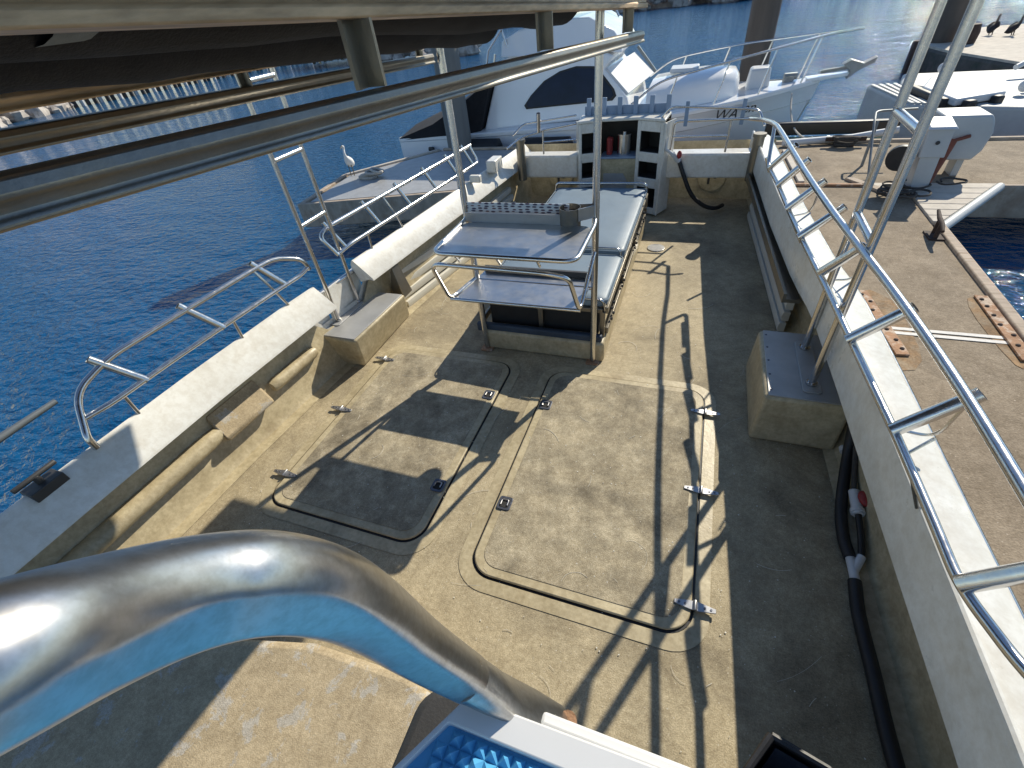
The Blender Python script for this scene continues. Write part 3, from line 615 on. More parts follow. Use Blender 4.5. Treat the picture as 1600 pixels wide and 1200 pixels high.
# dark roof skin above the rack, overhang shaped to shade rails and coaming
MB().hexa([(rk(-1)+.26,-1.0,rz(-1)+.27),(rk(2.6)+.08,2.98,rz(2.6)+.205),(-1.75,2.66,rz(2.6)+.18),(-1.95,-1.0,rz(-1)+.24)],
          [(rk(-1)+.26,-1.0,rz(-1)+.285),(rk(2.6)+.08,2.98,rz(2.6)+.22),(-1.75,2.66,rz(2.6)+.195),(-1.95,-1.0,rz(-1)+.255)]).build('roof_skin', 'canvas', t)
MB().hexa([(-1.18,2.7,2.10),(-.20,2.7,2.10),(-.22,3.5,2.07),(-1.16,3.5,2.07)],[(-1.18,2.7,2.115),(-.20,2.7,2.115),(-.22,3.5,2.085),(-1.16,3.5,2.085)]).build('aft_shade_sheet', 'canvas', t)  # out-of-view sheet, added to cast shade on the deck by the port hatch
# rolled black canvas strapped under the roof
t = thing('canvas_roll', (-1.0,1.0,1.95), 'long black canvas roll stowed in the roof rack with a grey strap', 'canvas roll')
P = [(-1.16,-.8,rz(-.8)+.15),(-1.15,0,rz(0)+.145),(-1.12,.6,rz(.6)+.135),(-1.08,1.2,rz(1.2)+.125),(-1.02,1.8,rz(1.8)+.115),(-.98,2.4,rz(2.4)+.10)]
P = spline(P, 5); n = len(P)
MB().tube(P, [(.085+.006*math.sin(i*1.7), .055+.004*math.sin(i*2.3)) for i in range(n)], 22).build('roll', 'canvas', t)
P2 = spline([(-.86,-.8,rz(-.8)+.19),(-.80,.6,rz(.6)+.175),(-.68,1.8,rz(1.8)+.15),(-.62,2.45,rz(2.4)+.135)], 6)
MB().tube(P2, [(.09+.008*math.sin(i*1.3), .05+.004*math.sin(i*2.9)) for i in range(len(P2))], 20).build('roll', 'canvas', t)
c = Vector((-.812,.50,rz(.5)+.177))
MB().add([c+Vector((.102*math.cos(R(a)),dy,.062*math.sin(R(a)))) for a in range(0,360,15) for dy in (-.03,.03)], [(2*i,2*i+1,(2*i+3)%48,(2*i+2)%48) for i in range(24)]).build('strap', 'strap', t)

# ---------------------------------------------------------------- foreground handrail and step
def dpt(px, py, d):     # a point given by its direction from the lens and its own measured distance
    v = Vector(((px-800), -(py-600), -710)).normalized()
    return Vector((0,0,2.1)) + (rot @ v)*d
HR = [(-1300,2300,.46),(-420,1240,.20),(-150,1100,.178),(0,1035,.176),(150,975,.192),(300,924,.208),(420,905,.218),(520,922,.245),(590,962,.295),(650,1009,.36),(730,1058,.46)]
hp = [dpt(*q) for q in HR]
for _ in range(4):      # corner cutting gives an even bend
    hp = [hp[0]]+[p for a_, b_ in zip(hp, hp[1:]) for p in (a_*.75+b_*.25, a_*.25+b_*.75)]+[hp[-1]]
HRR = .0195
t = thing('ladder_handrail', dpt(885,1128,.60), 'thick scuffed stainless handrail curving across the lower left corner', 'handrail')
rings = []; nh = len(hp)
for i, p in enumerate(hp):
    tg = (hp[min(i+1,nh-1)]-hp[max(i-1,0)]).normalized(); v = Vector((0,0,2.1))-p; v = (v-tg*v.dot(tg)).normalized()
    d_ = tg.cross(v)
    if d_.dot(rot @ Vector((0,-1,0))) < 0: d_ = -d_
    fct = v*math.cos(R(42))+d_*math.sin(R(42)); c2 = tg.cross(fct); k = min(1, max(0, (i/nh-.22)/.3)); lim = 1-.15*k
    ring = []
    for q in range(48):
        th = 2*math.pi*q/48; a_ = math.cos(th); b_ = math.sin(th)
        if a_ > lim: a_ = lim+(a_-lim)*.12
        ring.append(p+(fct*a_+c2*b_)*HRR)
    rings.append(ring)
MB().loft(rings, True).build('tube', 'brushed', t, smooth=75)
e0, e1, e2 = dpt(725,1055,.455), dpt(800,1093,.52), dpt(888,1128,.60)
dv = (hp[-1]-hp[-3]).normalized()
MB().tube([e0,dpt(765,1077,.49),e1,dpt(850,1114,.565),e2], [(.0185,.0195),(.016,.021),(.008,.025),(.005,.024),(.004,.017)], 28).build('flattened_end', 'brushed', t, smooth=60)
MB().tube([e2+Vector((0,0,-.012)),e2+Vector((0,0,.008))], .009, 12).build('bolt', 'rust', t)
t = thing('boarding_step', (-.03,.03,1.55), 'white plastic step with blue diamond tread below the handrail', 'step')
SZ = 1.62
def stp(p): return [(x,y) for x,y in p]
outer = [(-.127,.0905),(.30,.097),(.30,-.30),(-.358,-.30)]
inner = [(-.137,.067),(.26,.069),(.26,-.28),(-.340,-.28)]
n = 4
MB().add([(x,y,SZ) for x,y in outer]+[(x,y,SZ-.002) for x,y in inner]+[(x,y,SZ-.028) for x,y in outer]+[(x,y,SZ-.02) for x,y in inner],
  [(i,(i+1)%n,n+(i+1)%n,n+i) for i in range(n)]+[(i,2*n+i,2*n+(i+1)%n,(i+1)%n) for i in range(n)]+[(n+i,n+(i+1)%n,3*n+(i+1)%n,3*n+i) for i in range(n)]).build('frame', 'stepw', t, bevel=.004, seg=3)
# diamond tread of small pyramids, clipped to the opening
def inside(x, y):
    c = False
    for i in range(n):
        (xa,ya),(xb,yb) = inner[i], inner[(i+1)%n]
        if (ya>y) != (yb>y) and x < (xb-xa)*(y-ya)/(yb-ya)+xa: c = not c
    return c
mb = MB().prism(inner, SZ-.020, SZ-.012); s_ = .0115
for i in range(-30,30):
    for j in range(-30,12):
        x, y = i*s_, .048+j*s_
        if inside(x-s_/2,y-s_/2) and inside(x+s_/2,y+s_/2) and inside(x-s_/2,y+s_/2):
            q = s_*.49
            mb.add([(x-q,y-q,SZ-.0118),(x+q,y-q,SZ-.0118),(x+q,y+q,SZ-.0118),(x-q,y+q,SZ-.0118),(x,y,SZ-.005)], [(0,1,4),(1,2,4),(2,3,4),(3,0,4)])
mb.build('diamond_tread', 'tread', t, smooth=0)
MB().prism(rrect(-.185,.32,-.40,.100,.03,6), SZ-.075, SZ-.04).build('step_base', 'charcoal', t, bevel=.01, seg=3)
MB().box(-.06,.30,.093,.104,SZ-.03,SZ-.012).build('edge_lip', 'stepw', t, bevel=.003)

# ---------------------------------------------------------------- small things on the boat
t = thing('fish_tub', (.62,.42,0), 'dark plastic tub with black rim on the shaded deck', 'tub')
P = [(.464,.533),(.80,.455),(.70,.05),(.27,.23)]
def ins(P,k): 
    cx=sum(p[0] for p in P)/4; cy=sum(p[1] for p in P)/4; return [(x+(cx-x)*k,y+(cy-y)*k) for x,y in P]
A=[(x,y,.30) for x,y in P]; B=[(x,y,.295) for x,y in ins(P,.12)]; C=[(x,y,.03) for x,y in ins(P,.22)]; D=[(x,y,0) for x,y in ins(P,.16)]
MB().loft([B,C],True,False).add(C,[(0,1,2,3)]).loft([[(x,y,.28) for x,y in P],D],True,False).build('tub_body', 'clear', t)
rim=[(x,y,.30) for x,y in P]; MB().tube(rim+[rim[0]], .013, 8).build('rim', 'black', t)
o = MB().tube([(-2.66,-.5,.84),(-2.645,.0,.865),(-2.63,.40,.885),(-2.615,.70,.895)], [.02,.02,.018,.013], 12)
one('fishing_pole', o, 'grey', 'plain grey pole poking forward from the end of the near guard rail', 'pole')

# ---------------------------------------------------------------- docks
DZ = -.1
def dock(name, poly, label, z=DZ, m='concrete'):
    o = MB().prism(poly, z-.5, z); return o
t = thing('finger_dock', (1.7,3,DZ), 'brown concrete finger dock alongside the boat with timber edging', 'dock', 'floating docks')
MB().prism([(1.02,-3),(2.29,-3),(2.29,6.70),(1.02,6.70)], DZ-.45, DZ).build('slab', 'concrete', t)
MB().box(2.295,2.375,-3,5.55,DZ-.30,DZ+.035).build('timber_edge', 'wood', t, bevel=.012)
MB().box(.98,1.015,-3,6.6,DZ-.30,DZ+.01).build('timber_edge', 'wood', t, bevel=.01)
for y in (3.515,3.575): MB().box(1.2,2.28,y-.018,y+.018,DZ+.004,DZ+.006).build('painted_line', 'paintw', t, smooth=0)
def rplate(a, b, w):
    a = Vector((*a,DZ+.006)); b = Vector((*b,DZ+.006)); p = MB().bar(a+Vector((0,0,.006)), b+Vector((0,0,.006)), w, .014).build('rusty_plate', 'rust', t, bevel=.003)
    for k in (.08,.2,.35,.5,.65,.8,.92):
        c = a+(b-a)*k; MB().ball(c+Vector((random.uniform(-.02,.02),0,.014)), .016,.016,.010, 8, 5).build('bolt', 'rustdark', p)
M['ruststain'] = mat('rust_stained_concrete', (.30,.19,.10), .9, grain=((5,.82),(25,.84),(80,.78)), var=.2, scale=5, stain=(.33,.26,.185), stain_scale=6, stain_lo=.45, stain_hi=.6, stain_amt=.9)
for xa, xb, ya, yb in ((1.34,1.70,2.95,4.2),(2.10,2.285,3.15,4.25)):
    cx, cy_ = (xa+xb)/2, (ya+yb)/2
    MB().prism([(cx+(xb-xa)/2*math.cos(a*.4189)*random.uniform(.75,1), cy_+(yb-ya)/2*math.sin(a*.4189)*random.uniform(.8,1)) for a in range(15)], DZ+.001, DZ+.003).build('rust_stain', 'ruststain', t, smooth=0)
rplate((1.43,4.10),(1.53,3.22),.085); rplate((2.24,4.15),(2.24,3.30),.085)
t = thing('main_dock', (0,7.6,DZ), 'long brown concrete walkway crossing behind the stern, with timber edges', 'dock', 'floating docks')
MB().prism([(-5.72,5.70),(-2.6,6.55),(1.02,6.72),(9.5,6.78),(9.5,8.58),(-4.75,8.56),(-5.88,7.08)], DZ-.30, DZ).build('slab', 'concrete', t)
MB().prism([(-5.80,5.60),(-2.62,6.47),(-2.6,6.54),(-5.72,5.69)], DZ-.34, DZ+.03).build('timber_edge', 'wood', t, bevel=.01)
MB().prism([(-5.80,5.60),(-5.73,5.70),(-5.89,7.08),(-5.97,7.08)], DZ-.34, DZ+.03).build('timber_edge', 'wood', t, bevel=.01)
MB().prism([(-5.97,7.09),(-5.89,7.09),(-4.76,8.57),(-4.80,8.63)], DZ-.34, DZ+.03).build('timber_edge', 'plank', t, bevel=.01)
MB().box(-4.7,9.5,8.585,8.66,DZ-.34,DZ+.035).build('timber_edge', 'wood', t, bevel=.012)
MB().box(2.4,9.5,6.70,6.77,DZ-.34,DZ+.02).build('timber_edge', 'wood', t, bevel=.012)
MB().box(.75,1.02,6.68,6.73,DZ+.002,DZ+.03).box(1.03,1.95,6.68,6.73,DZ+.002,DZ+.03).build('batten', 'rust', t, bevel=.006)
MB().bar((1.78,6.95,DZ+.015),(2.15,6.35,DZ+.015),.09,.03).build('batten', 'wood', t, bevel=.004)
MB().bar((.95,8.2,DZ+.015),(1.05,6.8,DZ+.015),.07,.03).bar((1.17,8.2,DZ+.015),(1.25,6.8,DZ+.015),.07,.03).build('batten', 'plank', t, bevel=.004)
# dark mat on the port end of the walkway
MB().prism([(-5.68,5.78),(-2.4,6.68),(-2.4,8.5),(-4.70,8.5),(-5.82,7.05)], DZ+.004, DZ+.012).build('grey_deck_sheet', 'plate', t)
# triangular corner brace deck
t = thing('corner_gusset', (2.6,6.4,DZ), 'pale plank triangle bracing the corner between the two docks', 'dock corner')
x0 = []
for k in range(7):
    ya = 5.62+.165*k; yb = ya+.155
    def xr(y): return 2.30+(y-5.55)*.70
    MB().hexa([(2.30 if ya<6.5 else 1.98,ya,DZ-.02),(xr(ya)+.02,ya,DZ-.02),(xr(yb)+.02,yb,DZ-.02),(2.30 if ya<6.5 else 1.98,yb,DZ-.02)],
              [(2.30 if ya<6.5 else 1.98,ya,DZ+.025),(xr(ya)+.02,ya,DZ+.025),(xr(yb)+.02,yb,DZ+.025),(2.30 if ya<6.5 else 1.98,yb,DZ+.025)]).build('plank', 'plank', t, bevel=.004)
MB().tube([(2.34,5.50,DZ-.01),(3.20,6.74,DZ-.01)], .048, 16).build('bumper', 'ped', t)
# dock cleat
t = thing('dock_cleat', (2.26,5.28,DZ), 'dark rusty iron cleat at the edge of the finger dock', 'cleat')
MB().tube([(2.20,5.10,DZ+.13),(2.22,5.22,DZ+.15),(2.24,5.38,DZ+.15),(2.26,5.52,DZ+.17)], [.014,.02,.02,.014], 10).build('horn', 'rustdark', t)
MB().tube([(2.225,5.24,DZ),(2.225,5.24,DZ+.15)], .02, 10).tube([(2.245,5.36,DZ),(2.245,5.36,DZ+.15)], .02, 10).box(2.17,2.30,5.2,5.4,DZ,DZ+.015).build('base', 'rustdark', t)
# far edge cleat with ropes
t = thing('dock_cleat', (1.95,8.42,DZ), 'dark cleat wound with rope at the far edge of the walkway', 'cleat')
MB().tube([(1.7,8.42,DZ+.10),(2.2,8.42,DZ+.10)], .03, 10).tube([(1.85,8.42,DZ),(1.85,8.42,DZ+.1)], .03, 10).tube([(2.05,8.42,DZ),(2.05,8.42,DZ+.1)], .03, 10).build('iron', 'rustdark', t)
mb = MB()
for k in range(5):
    P = [(1.95+.12*math.cos(a*.7+k)*(1+.1*k), 8.42+.10*math.sin(a*.7+k), DZ+.03+.022*k+.01*math.sin(a)) for a in range(10)]
    mb.tube(spline(P,3), .014, 6)
mb.build('rope_turns', 'roped', t)
# white pipe lying on the dock
o = MB().tube([(1.15,8.45,DZ+.05),(2.05,8.60,DZ+.07),(2.6,8.60,DZ+.16)], .045, 12)
one('white_pipe', o, 'plasticw', 'white plastic pipe lying along the far edge of the walkway', 'pipe')
# mooring line of the yacht
o = MB().tube(spline([(1.32,10.1,.30),(1.32,9.7,.12),(1.36,9.2,-.02),(1.45,8.75,-.05),(1.6,8.5,-.06)],6), .014, 8)
one('mooring_line', o, 'rope', 'pale mooring line from the yacht bow to the walkway', 'rope')
# utility pedestal
t = thing('utility_pedestal', (2.35,6.6,DZ), 'pale grey utility pedestal with sloping cap where the docks meet', 'pedestal')
MB().hexa([(2.30,6.52,DZ),(2.47,6.52,DZ),(2.47,6.70,DZ),(2.30,6.70,DZ)], [(2.27,6.52,.28),(2.45,6.52,.28),(2.45,6.70,.28),(2.27,6.70,.28)]).build('post', 'ped', t, bevel=.008)
MB().hexa([(2.25,6.50,.27),(2.48,6.50,.27),(2.48,6.72,.27),(2.25,6.72,.27)], [(2.24,6.50,.55),(2.46,6.50,.55),(2.46,6.72,.59),(2.24,6.72,.59)]).build('head', 'ped', t, bevel=.008)
MB().hexa([(2.22,6.47,.552),(2.48,6.47,.552),(2.48,6.75,.595),(2.22,6.75,.595)], [(2.24,6.49,.575),(2.46,6.49,.575),(2.46,6.73,.62),(2.24,6.73,.62)]).build('cap', 'plasticw', t, bevel=.006)
MB().tube([(2.36,6.499,.42),(2.36,6.492,.42)], .02, 10).build('socket', 'charcoal', t)
t = thing('meter_wheel', (2.12,6.6,.1), 'round black cable coil hung on the pedestal side', 'cable coil')
MB().tube([(2.10,6.55,.25),(2.12,6.62,.25)], .13, 20).build('coil', 'black', t)
o = MB().tube([(2.50,6.72,DZ),(2.60,6.86,.20),(2.64,6.92,.34)], .045, 14).tube([(2.5,6.86,.30),(2.8,6.98,.36)], .02, 8)
one('stand_pipe', o, 'rustpipe', 'leaning red brown stand pipe beside the pedestal', 'pipe')
o = MB().prism_y([(2.50,.10),(2.93,.10),(2.99,.20),(3.01,.38),(2.97,.50),(2.93,.56),(2.50,.56)], 7.0, 7.42)
MBl = one('hose_cabinet', o, 'ped', 'white rounded dock cabinet behind the pedestal', 'cabinet', bevel=.02)
for xa in (2.55,2.84):
    o = MB().box(xa,xa+.07,7.1,7.3,DZ,.11).build('leg', 'ped', MBl, bevel=.004)
# tangled cables at the pedestal foot
mb = MB()
for k in range(9):
    P = []; x, y = 2.2+random.uniform(-.15,.35), 6.35+random.uniform(-.15,.25); a = random.uniform(0,6)
    for q in range(10):
        P.append((x,y,DZ+.035+.02*random.random()+.008*k)); x += .09*math.cos(a); y += .07*math.sin(a); a += random.uniform(.3,1.0)
    mb.tube(spline(P,4), .011, 6)
one('cable_tangle', mb, 'roped', 'tangle of dark cables at the foot of the pedestal', 'cables')
# wire hoop on the dock
o = MB().tube(fillet([(1.98,6.9,DZ),(2.0,7.6,.42),(2.06,7.9,.45),(2.5,7.9,.46)],.1), .014, 8).tube([(2.02,7.5,DZ),(2.04,7.6,.40)], .018, 8)
one('hose_bracket', o, 'grey', 'thin grey bent tube standing on the walkway left of the pedestal', 'tube')
# black timber wale beyond the walkway
o = MB().box(.95,2.78,9.20,9.32,-.13,.05)
one('black_fender_beam', o, 'boot', 'long black beam on the far side of the pale green float', 'beam', bevel=.02)
one('green_float', MB().prism([(.9,8.74),(2.3,8.74),(2.6,9.18),(.95,9.18)], -.8, -.14), 'greenf', 'pale green algae tinted float between the walkway and the yacht bow', 'float', bevel=.02)
for i, (x0_, x1_) in enumerate(((-4.5,-3.6),(-3.3,-2.2),(-2.0,-1.25))):
    o = MB().tube([(x0_,8.93,-.14),(x0_+.06,8.93,-.14),(x1_-.06,8.93,-.14),(x1_,8.93,-.14)], [.05,.15,.15,.05], 14)
    one('hull_fender', o, 'black', ('black cylinder fender below the yacht stern','black cylinder fender amidships against the yacht','black cylinder fender nearest the yacht cabin window')[i], 'fender', 'fenders along the yacht')

# ---------------------------------------------------------------- jet ski float
t = thing('float_dock', (3.8,11.3,-.7), 'pale grey modular plastic float with a ribbed ramp', 'float')
def fblock(P, z0, z1, name='float_block'):
    return MB().prism(P, z0, z1).build(name, 'floatg', t, bevel=.05, seg=3)
fblock([(3.02,12.82),(3.29,10.93),(3.68,10.76),(3.58,12.85)], -.8, -.10)
fblock([(3.70,10.85),(4.08,10.66),(4.25,12.0),(3.62,12.8)], -.8, -.22)
fblock([(4.13,10.5),(5.0,10.2),(6.5,9.8),(6.7,11.5),(4.3,11.9)], -.8, -.08)
fblock([(4.28,12.0),(6.9,11.6),(7.4,13.6),(3.9,14.0),(3.62,12.9)], -.8, -.12)
for k in range(4):
    f_ = (k+.6)/4.2
    a_ = Vector((3.02,12.75,-.09)).lerp(Vector((3.55,12.78,-.09)),f_); b_ = Vector((3.31,10.97,-.09)).lerp(Vector((3.66,10.82,-.09)),f_)
    MB().bar(a_, b_, .07, .03).build('rib', 'floatg', t, bevel=.012)
t = thing('drive_on_ramp', (4.2,11.9,-.1), 'white slab deck with black corner pads lying on the grey float', 'ramp')
P = [(3.60,11.57),(3.77,10.44),(4.56,10.87),(4.42,12.24),(3.97,12.55)]
MB().prism(P, -.06, .05).build('slab', 'plasticw', t, bevel=.03, seg=3)
for (a, b) in (((3.50,12.20),(3.70,10.62)), ((3.90,10.42),(4.05,10.50)), ((4.35,10.68),(4.48,10.76))):
    MB().bar((*a,-.06),(*b,-.06),.13,.17).build('corner_pad', 'black', t, bevel=.03)
for (x,y) in ((4.35,13.3),(4.9,11.2)):
    one('buoy_ball', MB().ball((x,y,.05),.09,.09,.09), 'plasticw', 'small white ball on the back edge of the float' if x<4.8 else 'small white ball at the side of the white slab', 'ball')
o = MB().tube(spline([(5.35,12.9,.05),(5.9,13.2,.25),(6.6,13.1,.35),(7.4,12.6,.35)],5), .05, 10)
one('float_rail', o, 'plasticw', 'curved white rail rising at the right end of the float', 'rail')
mb = MB()
for k in range(4):
    mb.tube(spline([(5.0+.1*k,11.4+.25*k,.02),(5.8,11.6+.2*k,.10),(6.6,11.3+.25*k,.06),(7.4,11.5+.2*k,.05)],5), .05-.006*k, 8)
one('strap_bundle', mb, 'floatg', 'loose pale straps heaped on the right end of the float', 'straps')

# ---------------------------------------------------------------- far pier with cormorants
t = thing('concrete_pier', (8,18.5,-.2), 'low pale topped concrete pier with birds on it', 'pier')
MB().prism([(5.14,17.9),(5.33,16.5),(6.0,14.2),(6.6,12.9),(16,12.9),(16,20.6),(7.0,20.6),(5.5,19.2)], -.72, -.15).build('deck_slab', 'concside', t, bevel=.05)
MB().prism([(5.2,17.88),(5.39,16.54),(6.05,14.28),(6.66,12.98),(16,12.98),(16,20.5),(7.0,20.5),(5.56,19.15)], -.148, -.10).build('pale_top', 'plank', t)
def cormorant(x, y, z, a, label, k_=.52):
    t = thing('cormorant', (x,y,z), label, 'bird', 'cormorants on the pier')
    d = Vector((math.cos(a),math.sin(a),0)); b = Vector((x,y,z))
    u = Vector((0,0,1))
    d = d*k_; u = Vector((0,0,k_))
    P = [b-d*.42+u*.16, b-d*.22+u*.22, b-d*.05+u*.33, b+d*.08+u*.45, b+d*.13+u*.58, b+d*.12+u*.70, b+d*.16+u*.79, b+d*.22+u*.80]
    body = MB().tube(spline(P,4), [q_*k_ for q_ in (.02,.05,.09,.125,.145,.15,.155,.155,.15,.14,.125,.11,.095,.08,.07,.06,.055,.05,.046,.043,.042,.045,.048,.05,.052,.05,.045,.03,.02)], 12)
    body.v = [b+(q-b) for q in body.v]; body.build('body', 'feather', t)
    MB().tube([b+d*.20+u*.80, b+d*.34+u*.81], [.014,.005], 8).build('beak', 'beak', t)
    s = d.cross(u)/k_
    for k in (-1,1):
        MB().tube([b+s*.06*k+u*.22-d*.02, b+s*.065*k+u*.01+d*.02, b+s*.07*k+u*.01+d*.10], [.016,.010,.008], 6).build('leg', 'feather', t)
        MB().tube([b+s*.10*k+u*.52+d*.06, b+s*.16*k+u*.36-d*.08, b+s*.10*k+u*.20-d*.28], [(.02,.03),(.025,.06),(.006,.02)], 10).build('wing', 'feather', t)
cormorant(6.86,18.75,-.10,.9,'black cormorant with raised neck, left of the close pair on the pier')
cormorant(7.18,18.35,-.10,.3,'black cormorant with tilted neck, right of the close pair on the pier')
cormorant(7.95,18.0,-.10,2.2,'black cormorant alone at the right edge of the view on the pier')
o = MB().tube([(5.95,17.55,-.10),(5.95,17.55,.12),(5.95,17.55,.30)], [.22,.24,.20], 14); one('rusty_bollard', o, 'rustdark', 'short dark bollard on the pier beside the birds', 'bollard')
o = MB().box(4.9,5.11,17.6,17.85,-.75,.02); one('pier_fender', o, 'rustdark', 'dark block fender at the tip of the pier', 'fender', bevel=.04)

# ---------------------------------------------------------------- pilings
def piling(x, y, r, zt, m, label):
    t = thing('piling', (x,y,WZ-.5), label, 'piling', 'marina pilings')
    MB().tube([(x,y,WZ-.5),(x,y,zt)], r, 24).build('shaft', m, t)
    MB().tube([(x,y,WZ-.05),(x,y,WZ+.25)], r+.006, 24).build('tide_band', 'concside', t)
    MB().tube([(x,y,zt),(x,y,zt+.25)], [r+.01,.02], 24).build('cap', 'plasticw', t)
piling(-4.42,8.80,.235,3.4,'piling','thick grey piling standing in front of the yacht stern')
piling(.80,12.6,.27,3.6,'pilingd','dark piling rising behind the yacht bow')
piling(5.65,18.2,.30,3.4,'pilingd','dark piling at the tip of the bird covered pier')

# ---------------------------------------------------------------- egret on the dock
t = thing('egret', (-5.75,7.05,DZ), 'small white egret perched at the corner of the walkway', 'bird')
b = Vector((-5.75,7.05,DZ)); d = Vector((.35,-.9,0)).normalized(); u = Vector((0,0,1)); s = d.cross(u)
P = [b-d*.20+u*.16,b-d*.10+u*.20,b+u*.27,b+d*.07+u*.33,b+d*.09+u*.40,b+d*.05+u*.47,b+d*.09+u*.52]
MB().tube(spline(P,4), [.012,.03,.05,.06,.068,.072,.073,.07,.066,.06,.05,.042,.035,.03,.026,.022,.02,.019,.018,.018,.02,.024,.026,.022,.012], 12).build('body', 'featherw', t)
MB().tube([b+d*.10+u*.52,b+d*.22+u*.50],[.009,.003],8).build('beak','beak',t)
for k in (-1,1): MB().tube([b+s*.025*k+u*.2,b+s*.03*k+u*.1-d*.02,b+s*.03*k+u*.0],.007,6).build('leg','beak',t)
mb = MB()
for k in range(5):
    P = [(-5.35+.16*math.cos(a*.8+k)+.05*k, 6.95+.11*math.sin(a*.8+k*2), DZ+.03+.025*k) for a in range(9)]
    mb.tube(spline(P,3), .022, 6)
one('rope_coil', mb, 'rope', 'heap of pale rope beside the egret on the walkway', 'rope')

# ---------------------------------------------------------------- the motor yacht
t = thing('motor_yacht', (-2,10.6,WZ), 'white flybridge motor yacht with dark side window moored behind the walkway', 'yacht')
SH = [(-6.1,-.02),(-4.2,.05),(-2.1,.14),(-.5,.22),(.6,.30),(1.3,.37),(1.78,.42)]
HB = [(-6.1,1.38),(-4.2,1.50),(-2.1,1.50),(-1.2,1.42),(-.3,1.22),(.5,.86),(1.1,.50),(1.5,.22),(1.78,.02)]
CY = 10.7; rings = []
for i in range(41):
    x = -6.1+7.88*i/40; h = lerp(HB,x); z = lerp(SH,x); k = max(0,(x+1.5)/3.3)
    hw = h*(1-.62*k) if k > 0 else h*.97
    xs = x-.34*max(0,k)*1.0
    rings.append([(x,CY-h,z),(x,CY-h-.02,z-.02),(x,CY-h-.02,z-.07),(x,CY-h+.005,z-.09),(x-.05*k,CY-h*(1-.12*k),z-.32),(x-.10*k,CY-h*(1-.20*k)+.004,z-.345),(xs,CY-hw,WZ-.06),(xs-.1*k,CY,WZ-.5),
                  (xs,CY+hw,WZ-.06),(x-.05*k,CY+h*(1-.12*k),z-.32),(x,CY+h-.005,z-.09),(x,CY+h+.02,z-.07),(x,CY+h+.02,z-.02),(x,CY+h,z)])
mb = MB().loft(rings, False, False)
mb.add(rings[0], [tuple(range(14))]); mb.build('hull', 'yacht', t, smooth=35)
mb = MB().loft([[(r_[6][0],r_[6][1]-.006+.0,WZ+.10),(r_[6][0],r_[6][1]-.006,WZ-.03)] for r_ in rings], False, False)
mb.build('boot_stripe', 'boot', t)
mb = MB().loft([[(x,CY-lerp(HB,x)+.01,lerp(SH,x)-.015),(x,CY,lerp(SH,x)+.03),(x,CY+lerp(HB,x)-.01,lerp(SH,x)-.015)] for x in [-6.05+7.8*i/40 for i in range(41)]], False, False)
mb.build('side_deck', 'yacht', t)
# cabin: side profile lofted across the beam with tumblehome
prof = [(-4.18,.02),(-3.78,1.12),(-3.55,1.20),(-1.80,1.15),(-1.64,1.07),(-1.80,.90),(-1.36,.46),(-1.28,.20)]
def prsec(q): return [(x, q(z), z) for x, z in prof]
rings = []
for sgn in (-1,1):
    R1 = [(x, CY+sgn*(1.20-.16*max(0,z-.1)), z) for x,z in prof]; rings.append(R1)
MB().loft(rings, True).build('cabin', 'yacht', t, bevel=.04, seg=3)
def cy(z): return CY-(1.20-.16*max(0,z-.1))
# side window outline (x,z) on the cabin side
win = [(-3.26,.36),(-3.30,.42),(-3.16,.58),(-2.90,.79),(-2.60,.92),(-2.30,.975),(-1.98,.955),(-1.88,.90),(-1.60,.60),(-1.555,.50),(-1.62,.43)]
def panel(poly, out, th): 
    n=len(poly); f=[(x,cy(z)-out,z) for x,z in poly]; g=[(x,cy(z)-out+th,z) for x,z in poly]
    return MB().add(f+g,[tuple(range(n))[::-1],tuple(range(n,2*n))]+[(i,(i+1)%n,n+(i+1)%n,n+i) for i in range(n)])
wf = panel(win,.012,.03).build('window', 'black', t, bevel=.004)
wc = (sum(p[0] for p in win)/11, sum(p[1] for p in win)/11)
panel([(wc[0]+(x-wc[0])*.94, wc[1]+(z-wc[1])*.90) for x,z in win], .018,.01).build('pane', 'glass', wf)
# far windscreen panels, white covers
MB().hexa([(-1.78,9.66,.865),(-1.40,9.64,.47),(-1.20,11.76,.47),(-1.60,11.74,.865)],[(-1.75,9.66,.905),(-1.35,9.64,.51),(-1.14,11.76,.51),(-1.56,11.74,.905)]).build('windscreen_cover', 'plasticw', t, bevel=.01)
MB().bar((-1.52,11.80,.98),(-1.12,11.82,.52),.05,.05).build('windscreen_post', 'grey', t)
# trunk cabin on the foredeck
rings = []
for x, h, z in ((-1.05,.98,.30),(-.3,.86,.40),(.15,.66,.44),(.38,.50,.42),(.47,.38,.30)):
    zb = lerp(SH,x); rings.append([(x,CY-h-.06,zb),(x,CY-h-.02,z+.08),(x,CY-h+.08,z+.20),(x,CY,z+.25),(x,CY+h-.08,z+.20),(x,CY+h+.02,z+.08),(x,CY+h+.06,zb)])
MB().loft(rings, True).build('trunk_cabin', 'yacht', t, smooth=60)
MB().box(-.75,-.25,10.6,11.1,.63,.70).build('deck_hatch', 'plasticw', t, bevel=.02)
MB().hexa([(.60,10.45,.30),(.98,10.5,.33),(.98,10.95,.33),(.60,10.95,.30)],[(.64,10.50,.63),(.96,10.55,.64),(.96,10.9,.64),(.64,10.9,.63)]).build('bow_box', 'plasticw', t, bevel=.04, seg=3)
MB().tube([(1.28,10.68,.38),(1.28,10.68,.47)], .09, 14).tube([(1.2,10.66,.47),(1.4,10.7,.47)], .05, 10).build('windlass', 'grey', t)
